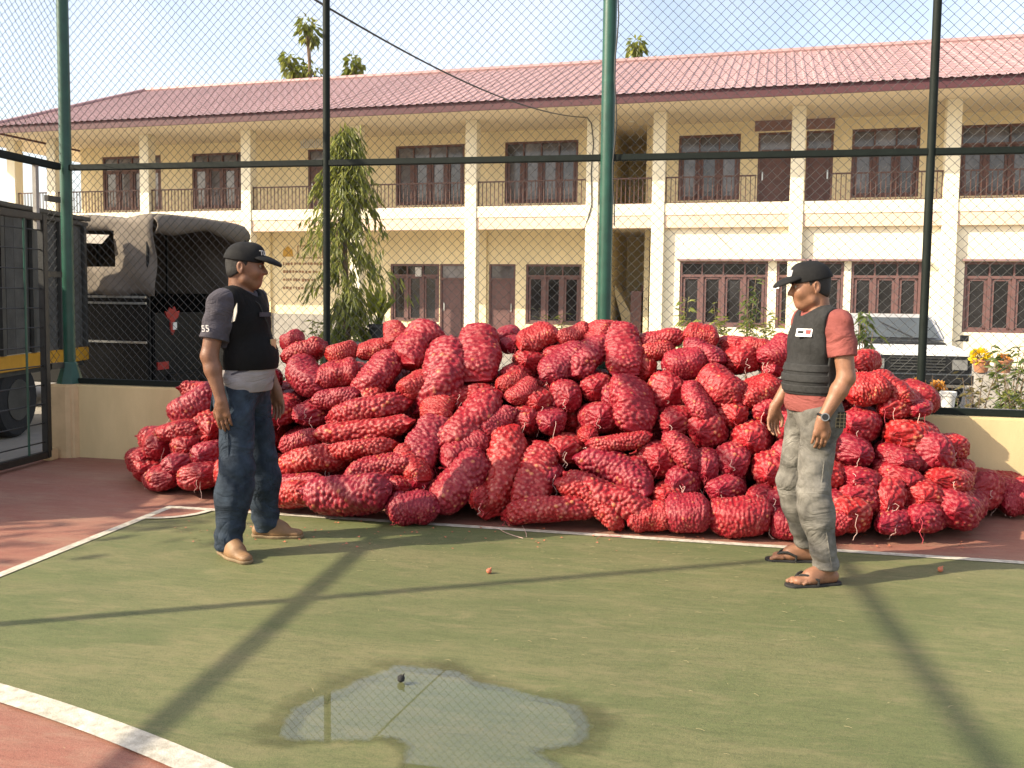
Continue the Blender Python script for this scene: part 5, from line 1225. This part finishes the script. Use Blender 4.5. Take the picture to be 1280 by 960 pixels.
    cut_sleeves(S1); S1.cut((0, 0, -1), (0, 0, sp['hem'])); S1.ell((.012, 0, 1.475), (.075, .072, .065), .012, sub=True)
    shirt = S1.mesh('shirt', sp['shirt'], root)
    if 'hemmat' in sp:
        S2 = Field(lo, hi, .0048); torso(S2, .007); S2.ell((.005, 0, .93), (.138 + belly * .6, .174, .14), .05); S2.warp(lambda X, Y, Z: .004 * np.sin(30 * Z + 9 * X + 9 * Y) * np.sin(13 * Y + 20 * X)); S2.cut((0, 0, -1), (0, 0, sp['hem'] - .003)); S2.cut((0, 0, 1), (0, 0, sp['vest0'] + .05)); S2.mesh('shirt_hem', sp['hemmat'], shirt)
    V1 = Field(lo, hi, .0045); torso(V1, .021, .04); V1.cut((0, 0, -1), (0, 0, sp['vest0'])); V1.ell((.03, 0, 1.50), (.085, .078, .125), .02, sub=True)
    for sd in 'LR': s, e = J['sh' + sd], J['el' + sd]; V1.cap(s + (e - s) * .02 + np.array([.0, .055 * (1 if sd == 'L' else -1), .0]), s + (e - s) * .75, .092, .080, .02, sub=True)
    vest = V1.mesh('vest', sp['vest'], root)
    if sp.get('web'):
        for zc in (1.02, 1.075, 1.13):
            Wb = Field((-.3, -.3, zc - .05), (.32, .3, zc + .05), .0045); torso(Wb, .0265, .04); Wb.cut((0, 0, 1), (0, 0, zc + .020)); Wb.cut((0, 0, -1), (0, 0, zc - .020)); Wb.cut((-1, 0, 0), (-.02, 0, 0)); Wb.mesh('webbing_strip', 'webbing', vest)
        Wb = Field((-.3, -.05, .95), (.32, .3, 1.30), .0045); torso(Wb, .027, .04); Wb.cut((0, 0, -1), (0, 0, .99)); Wb.cut((0, 0, 1), (0, 0, 1.19)); Wb.cut((1, 0, 0), (-.0, 0, 0)); Wb.cut((-1, 0, 0), (-.06, 0, 0)); Wb.mesh('side_strap', 'webbing', vest)
    T1 = Field(lo, hi, .0045); T1.ell((-.012, 0, .90), (.128, .166, .12), .04); T1.ell((-.055, .07, .86), (.085, .085, .09), .04); T1.ell((-.055, -.07, .86), (.085, .085, .09), .04)
    for sd in 'LR': leg(T1, sd, .016, .05, sp['baggy'])
    def wr(X, Y, Z):
        kn = np.exp(-((Z - .44) / .13) ** 2); cu_ = np.exp(-((Z - .08) / .10) ** 2); hi_ = np.exp(-((Z - .80) / .10) ** 2); a = np.arctan2(Y - np.sign(Y) * .2, X)
        return .0022 * np.sin(24 * Z + 11 * X + 6 * Y) + .0040 * kn * np.sin(58 * Z + 26 * X + 9 * Y) * np.sin(14 * Y + 18 * X + 1) + .0050 * cu_ * np.sin(78 * Z + 22 * X + 16 * Y) + .0045 * hi_ * np.sin(46 * Z - 32 * X + 22 * np.abs(Y)) + .0028 * np.sin(40 * X + 7 * Z) * np.sin(31 * Z + 5)
    T1.warp(wr); T1.cut((0, 0, -1), (0, 0, sp['cuff'])); T1.cut((0, 0, 1), (0, 0, .955)); pants = T1.mesh('trousers', sp['pants'], root)
    return root, shirt, vest, pants, cap_o, body, J, hp, HR, hb

def shoe(root, J, sd, a, m1, m2):
    an = J['an' + sd]; d = np.array([math.cos(a), math.sin(a), 0]); hl = np.array([an[0], an[1], 0]) - d * .045; n_ = np.array([-d[1], d[0], 0])
    lo = np.minimum(hl, hl + d * .30) - .09; hi = np.maximum(hl, hl + d * .30) + .13; lo[2] = -.012; hi[2] = .16
    F_ = Field(lo, hi, .0036); F_.cap(hl + [0, 0, .042], hl + d * .13 + [0, 0, .040], .038, .041, .02); F_.cap(hl + d * .10 + [0, 0, .034], hl + d * .225 + [0, 0, .026], .045, .036, .03, flat=((0, 0, 1), 1.45)); F_.cap(np.array([an[0], an[1], .10]), hl + d * .14 + [0, 0, .055], .046, .036, .03)
    F_.cut((0, 0, -1), (0, 0, .016)); F_.cut((0, 0, 1), (0, 0, .115)); sh = F_.mesh('shoe', m1, root)
    F_ = Field(lo, hi, .0036); F_.cap(hl + [0, 0, .02], hl + d * .13 + [0, 0, .02], .041, .044, .02); F_.cap(hl + d * .10 + [0, 0, .02], hl + d * .228 + [0, 0, .02], .047, .039, .03); F_.cut((0, 0, -1), (0, 0, .0)); F_.cut((0, 0, 1), (0, 0, .018)); F_.mesh('sole', m2, sh)
    for i in range(3): mb = MB(); p = hl + d * (.125 + .022 * i) + [0, 0, .080 - .012 * i]; mb.tube([p - n_ * .022, p + [0, 0, .006], p + n_ * .022], .0032, 6); mb.build('lace', m2, sh)
def sandal(root, J, sd, a):
    an = J['an' + sd]; d = np.array([math.cos(a), math.sin(a), 0]); hl = np.array([an[0], an[1], 0]) - d * .048; n_ = np.array([-d[1], d[0], 0]); sg = 1 if sd == 'R' else -1
    lo = np.minimum(hl, hl + d * .30) - .08; hi = np.maximum(hl, hl + d * .30) + .08; lo[2] = -.03; hi[2] = .05
    F_ = Field(lo, hi, .0032); F_.cap(hl, hl + d * .12, .040, .041, .02); F_.cap(hl + d * .12, hl + d * .235, .046, .044, .03); F_.cut((0, 0, -1), (0, 0, -.004)); F_.cut((0, 0, 1), (0, 0, .013)); so = F_.mesh('sandal', 'sandal', root)
    toe = hl + d * .215 + n_ * sg * .020 + [0, 0, .012]
    for y in (-1, 1):
        e = hl + d * .115 + n_ * y * .045 + [0, 0, .012]; m_ = (toe + e) / 2 + np.array([0, 0, .046]) + n_ * y * .010; mb = MB(); mb.tube([toe, toe + [0, 0, .026], (toe + [0, 0, .028] + m_) / 2 + [0, 0, .006], m_, e + [0, 0, .025], e], [.005, .006, .007, .008, .008, .007], 8); mb.build('strap', 'sandal', so, smooth=True)

# ---- man in blue jeans (faces right)
yawL = YAW + R(-10); cl = camw(-1.565, 5.19)
spL = dict(J=dict(shR=(-.04, -.178, 1.375), elR=(-.075, -.235, 1.085), wrR=(-.005, -.245, .85), shL=(-.005, .178, 1.375), elL=(-.02, .23, 1.09), wrL=(.09, .225, .86),
                  hipR=(0, -.088, .875), knR=(.030, -.145, .47), anR=(.0, -.19, .085), hipL=(0, .088, .875), knL=(.03, .145, .47), anL=(.03, .205, .085)),
           head=(.012, 1.567, 0), turn=R(17), nod=R(2), belly=.018, toeR=R(-34), toeL=R(8), toes=False, skin='skin', curl=.45, handR=((.12, .02, -1), (.15, -1, 0), 1), handL=((.15, 0, -1), (.1, 1, 0), -1),
           sleeve=.70, hem=.885, vest0=1.005, shirt='shirt_grey', hemmat='shirt_white', vest='vest_black', pants='jeans_blue', baggy=.020, cuff=.035)
root, shirt, vest, pants, cap_o, body, J, hp, HR, hb = person('man in black vest, black cap and blue jeans facing the heap of sacks', cl, yawL, 1.052, spL)
for sd in 'LR': shoe(root, J, sd, spL['toe' + sd], 'shoe_tan', 'shoe_sole')
def frame_m(p, xdir, ydir):
    x = Vector(xdir).normalized(); y = Vector(ydir); y = (y - x * y.dot(x)).normalized(); z = x.cross(y); M = Matrix((x, y, z)).transposed().to_4x4(); M.translation = Vector(p); return M
s_, e_ = J['shR'], J['elR']; p = s_ + (e_ - s_) * .50 + np.array([-.012, -.0755, 0]); text_mesh('sleeve_number', '55', .050, 'patch_white', shirt, frame_m(p, (1, -.1, .05), (-.1, -.18, 1)), .002)
mb = MB(); M = frame_m((.062, -.212, 1.315), (.75, -.65, .1), (.1, .1, 1)); mb.prism([(-.035, -.05), (.01, -.045), (.03, .0), (.022, .05), (-.01, .02)], M.col[0][:3], M.col[1][:3], M.translation, M.col[2][:3] * .0 if False else tuple(Vector(M.col[2][:3]) * .004)); mb.build('sleeve_panel', 'panel_pale', shirt)
# chest name tape and lanyard badge
mb = MB(); mb.box((.148, -.035, 1.305), (.006, .09, .024), Matrix.Rotation(-.25, 3, 'Z')); nt_ = mb.build('name_tape', 'shirt_grey', vest)
mb = MB(); mb.tube([(.03, -.075, 1.43), (.12, -.05, 1.36), (.157, -.02, 1.25), (.168, .0, 1.16)], .0035, 6); mb.build('lanyard', 'webbing', vest)
mb = MB(); mb.box((.176, .0, 1.135), (.008, .05, .07), Matrix.Rotation(-.2, 3, 'Z')); bd = mb.build('badge', 'badge_metal', vest, bevel=.003)
text_mesh('cap_lettering', 'TU', .038, 'patch_white', cap_o, frame_m(hp(.098, -.030, .074), (HR.to_3x3() @ Vector((.42, .90, 0))), (HR.to_3x3() @ Vector((-.2, 0.1, 1)))), .004)
for sd, sy in (('R', -1), ('L', 1)):
    pts = [(J['hip' + sd] * (1 - t) + J['kn' + sd] * t) + np.array([.0, sy * .1025 - sy * .015 * t, 0]) for t in np.linspace(.15, .95, 8)]; mb = MB(); mb.tube(pts, .0028, 5); mb.build('side_seam', 'jeans_blue', pants)

for sd, sy in (('R', -1), ('L', 1)):             # hip pockets
    mb = MB(); mb.box((-.135, sy * .075, .835), (.010, .12, .13), Matrix.Rotation(sy * -.25, 3, 'Z') @ Matrix.Rotation(.12, 3, 'Y')); mb.build('hip_pocket', 'jeans_blue', pants, bevel=.004)
# ---- man in red shirt (faces left)
yawR = YAW + R(184); cr_ = camw(1.64, 4.82)
spR = dict(J=dict(shL=(-.055, .172, 1.372), elL=(-.075, .222, 1.09), wrL=(.045, .228, .875), shR=(-.005, -.172, 1.372), elR=(.0, -.222, 1.09), wrR=(.135, -.21, .885),
                  hipL=(0, .088, .875), knL=(.045, .145, .475), anL=(-.015, .20, .092), hipR=(0, -.088, .875), knR=(.04, -.155, .475), anR=(-.075, -.205, .092)),
           head=(.035, 1.562, 0), turn=R(-10), nod=R(6), belly=.0, toeL=R(8), toeR=R(-8), toes=True, skin='skin_pale', curl=.6, handL=((.10, 0, -1), (.1, 1, .1), -1), handR=((.12, .03, -1), (.3, -1, .1), 1),
           sleeve=.62, hem=.895, vest0=.985, shirt='shirt_rose', vest='vest_charcoal', web=True, pants='jeans_grey', baggy=.008, cuff=.085)
root, shirt, vest, pants, cap_o, body, J, hp, HR, hb = person('man in charcoal vest, red shirt, grey jeans and flip flops facing the other man', cr_, yawR, 1.005, spR)
for sd in 'LR': sandal(root, J, sd, spR['toe' + sd])
M = frame_m((.112, .115, 1.315), (-.72, .69, 0), (-.35, -.2, 1))
def plate(name, m, w, h_, x=0, y=0, t=.004, par=vest, M=M, lift=0):
    mb = MB(); X, Y, Z = (Vector(M.col[i][:3]) for i in range(3)); mb.prism([(x - w / 2, y - h_ / 2), (x + w / 2, y - h_ / 2), (x + w / 2, y + h_ / 2), (x - w / 2, y + h_ / 2)], X, Y, Vector(M.translation) + Z * lift, Z * t); return mb.build(name, m, par)
pt = plate('chest_patch', 'patch_white', .085, .044, 0, 0, .003); plate('patch_mark', 'patch_red', .026, .022, .022, .004, .002, pt, M, .0032); plate('patch_mark', 'vest_charcoal', .030, .014, -.018, .002, .002, pt, M, .0032)
M2 = frame_m(hp(.1055, .016, .076), HR.to_3x3() @ Vector((-.25, .97, 0)), HR.to_3x3() @ Vector((-.35, -.1, 1))); plate('cap_patch', 'patch_white', .04, .034, 0, 0, .005, cap_o, M2)
M3 = frame_m(hp(.186, .028, .006), HR.to_3x3() @ Vector((-.45, .9, 0)), HR.to_3x3() @ Vector((-.3, 0, 1))); plate('brim_lettering', 'patch_white', .045, .008, 0, 0, .003, cap_o, M3)
for sd, sy in (('R', -1), ('L', 1)):
    for a, b in (('hip', 'kn'), ('kn', 'an')):
        r0, r1 = (.1035, .081) if a == 'hip' else (.080, .070); pts = [(J[a + sd] * (1 - t) + J[b + sd] * t) + np.array([-.004, sy * (r0 + (r1 - r0) * t), 0]) for t in np.linspace(.12 if a == 'hip' else .05, .95, 8)]; mb = MB(); mb.tube(pts, .0026, 5); mb.build('side_seam', 'jeans_grey', pants)
# watch on the near wrist
w = J['wrL']; e = J['elL']; d = (w - e) / np.linalg.norm(w - e); c = w - d * .012; mb = MB(); a1 = np.cross(d, [0, 1, 0]); a1 /= np.linalg.norm(a1); a2 = np.cross(d, a1)
ringp = [c + (a1 * math.cos(t) + a2 * math.sin(t)) * .0325 for t in np.linspace(0, 6.2832, 25)]; mb.tube(ringp, .0075, 8, caps=False); wt = mb.build('watch', 'black_plastic', root, smooth=True)
ob = np.array([.28, .95, .05]); ob -= d * (ob @ d); ob /= np.linalg.norm(ob); mb = MB(); mb.tube([c + ob * .028, c + ob * .043], .021, 20); mb.build('watch_case', 'watch_steel', wt, smooth=True); mb = MB(); mb.tube([c + ob * .0432, c + ob * .0445], .016, 20); mb.build('watch_dial', 'black_plastic', wt)
# hip pocket with checked stitching
M4 = frame_m((-.058, .172, .865), (-1, .15, 0), (0, .05, 1)); pk = plate('hip_pocket', 'jeans_dark', .085, .085, 0, 0, .010, pants, M4)
for i in range(4):
    plate('stitching', 'stitch', .08, .003, 0, -.03 + .02 * i, .002, pk, M4, .0102); plate('stitching', 'stitch', .003, .08, -.03 + .02 * i, 0, .002, pk, M4, .0124)

# ================================================================== SMALL LITTER
for (x, y), lb in zip(((611, 718), (1175, 716), (501, 857)), ('stray brown onion on the green court in front of the heap', 'stray onion on the court behind the man in flip flops', 'dark shrivelled onion in the puddle')):
    p = ground(x, y); mb = MB(); k = .016; mb.lathe([(.002, -.010 - .003), (k * .6, -.010), (k, 0.001), (k * .75, .011), (k * .25, .017), (.002, .026)], (0, 0, 0), 14); o = mb.build('stray_onion', 'onion' if x != 501 else 'tyre', smooth=True); o.location = (p[0], p[1], .0185 if x != 501 else .027); o.rotation_euler = (.5, .3, 1); tag(o, lb, 'onion')
mb = MB(); g = np.random.default_rng(91)
for k in range(230):
    x, y = g.normal(820, 260), g.normal(800, 70)
    if k < 160: x, y = g.uniform(380, 1230), g.normal(690, 16)
    if not (0 < x < 1280 and 640 < y < 955): continue
    p = ground(x, y); a = g.normal(.1, .7); L = g.uniform(.006, .035); q = np.array([math.cos(a), math.sin(a), 0]) * L; mb.tube([p + [0, 0, .0095], p + q * .5 + [0, g.normal() * .003, .011], p + q + [0, 0, .0095]], .0006, 3)
tag(mb.build('straw_litter', 'straw'), kind='stuff')
g = np.random.default_rng(93); mb = MB()
for k in range(240):
    x, y = g.uniform(200, 1240), g.normal(672, 10); p = ground(x, max(640, y)); r_ = g.uniform(.004, .012); a = g.uniform(0, 6.28)
    mb.add([p + [r_ * math.cos(a), r_ * math.sin(a), .0098], p + [r_ * math.cos(a + 2), r_ * math.sin(a + 2), .0098 + r_ * .5], p + [r_ * math.cos(a + 4), r_ * math.sin(a + 4), .0100]], [(0, 1, 2)])
tag(mb.build('onion_skin_litter', 'onion'), kind='stuff')
for k, (x0, y0, x1, y1) in enumerate(((603, 660, 652, 674), (652, 636, 655, 672), (742, 676, 775, 672))):
    a = ground(x0, y0); b = ground(x1, y1); pts = [a + (b - a) * t + np.array([.02 * math.sin(7 * t + k), .03 * math.sin(4 * t), .013]) for t in np.linspace(0, 1, 12)]; mb = MB(); mb.tube([(p[0], p[1], .013) for p in pts], .0016, 4)
    tag(mb.build('loose_string', 'string' if k < 2 else 'string_red'), ['pale string trailing on the court from the upright dark sack', 'short pale string fallen on the court between the leaning sacks', 'red thread lying on the court before the diagonal sacks'][k], 'string')
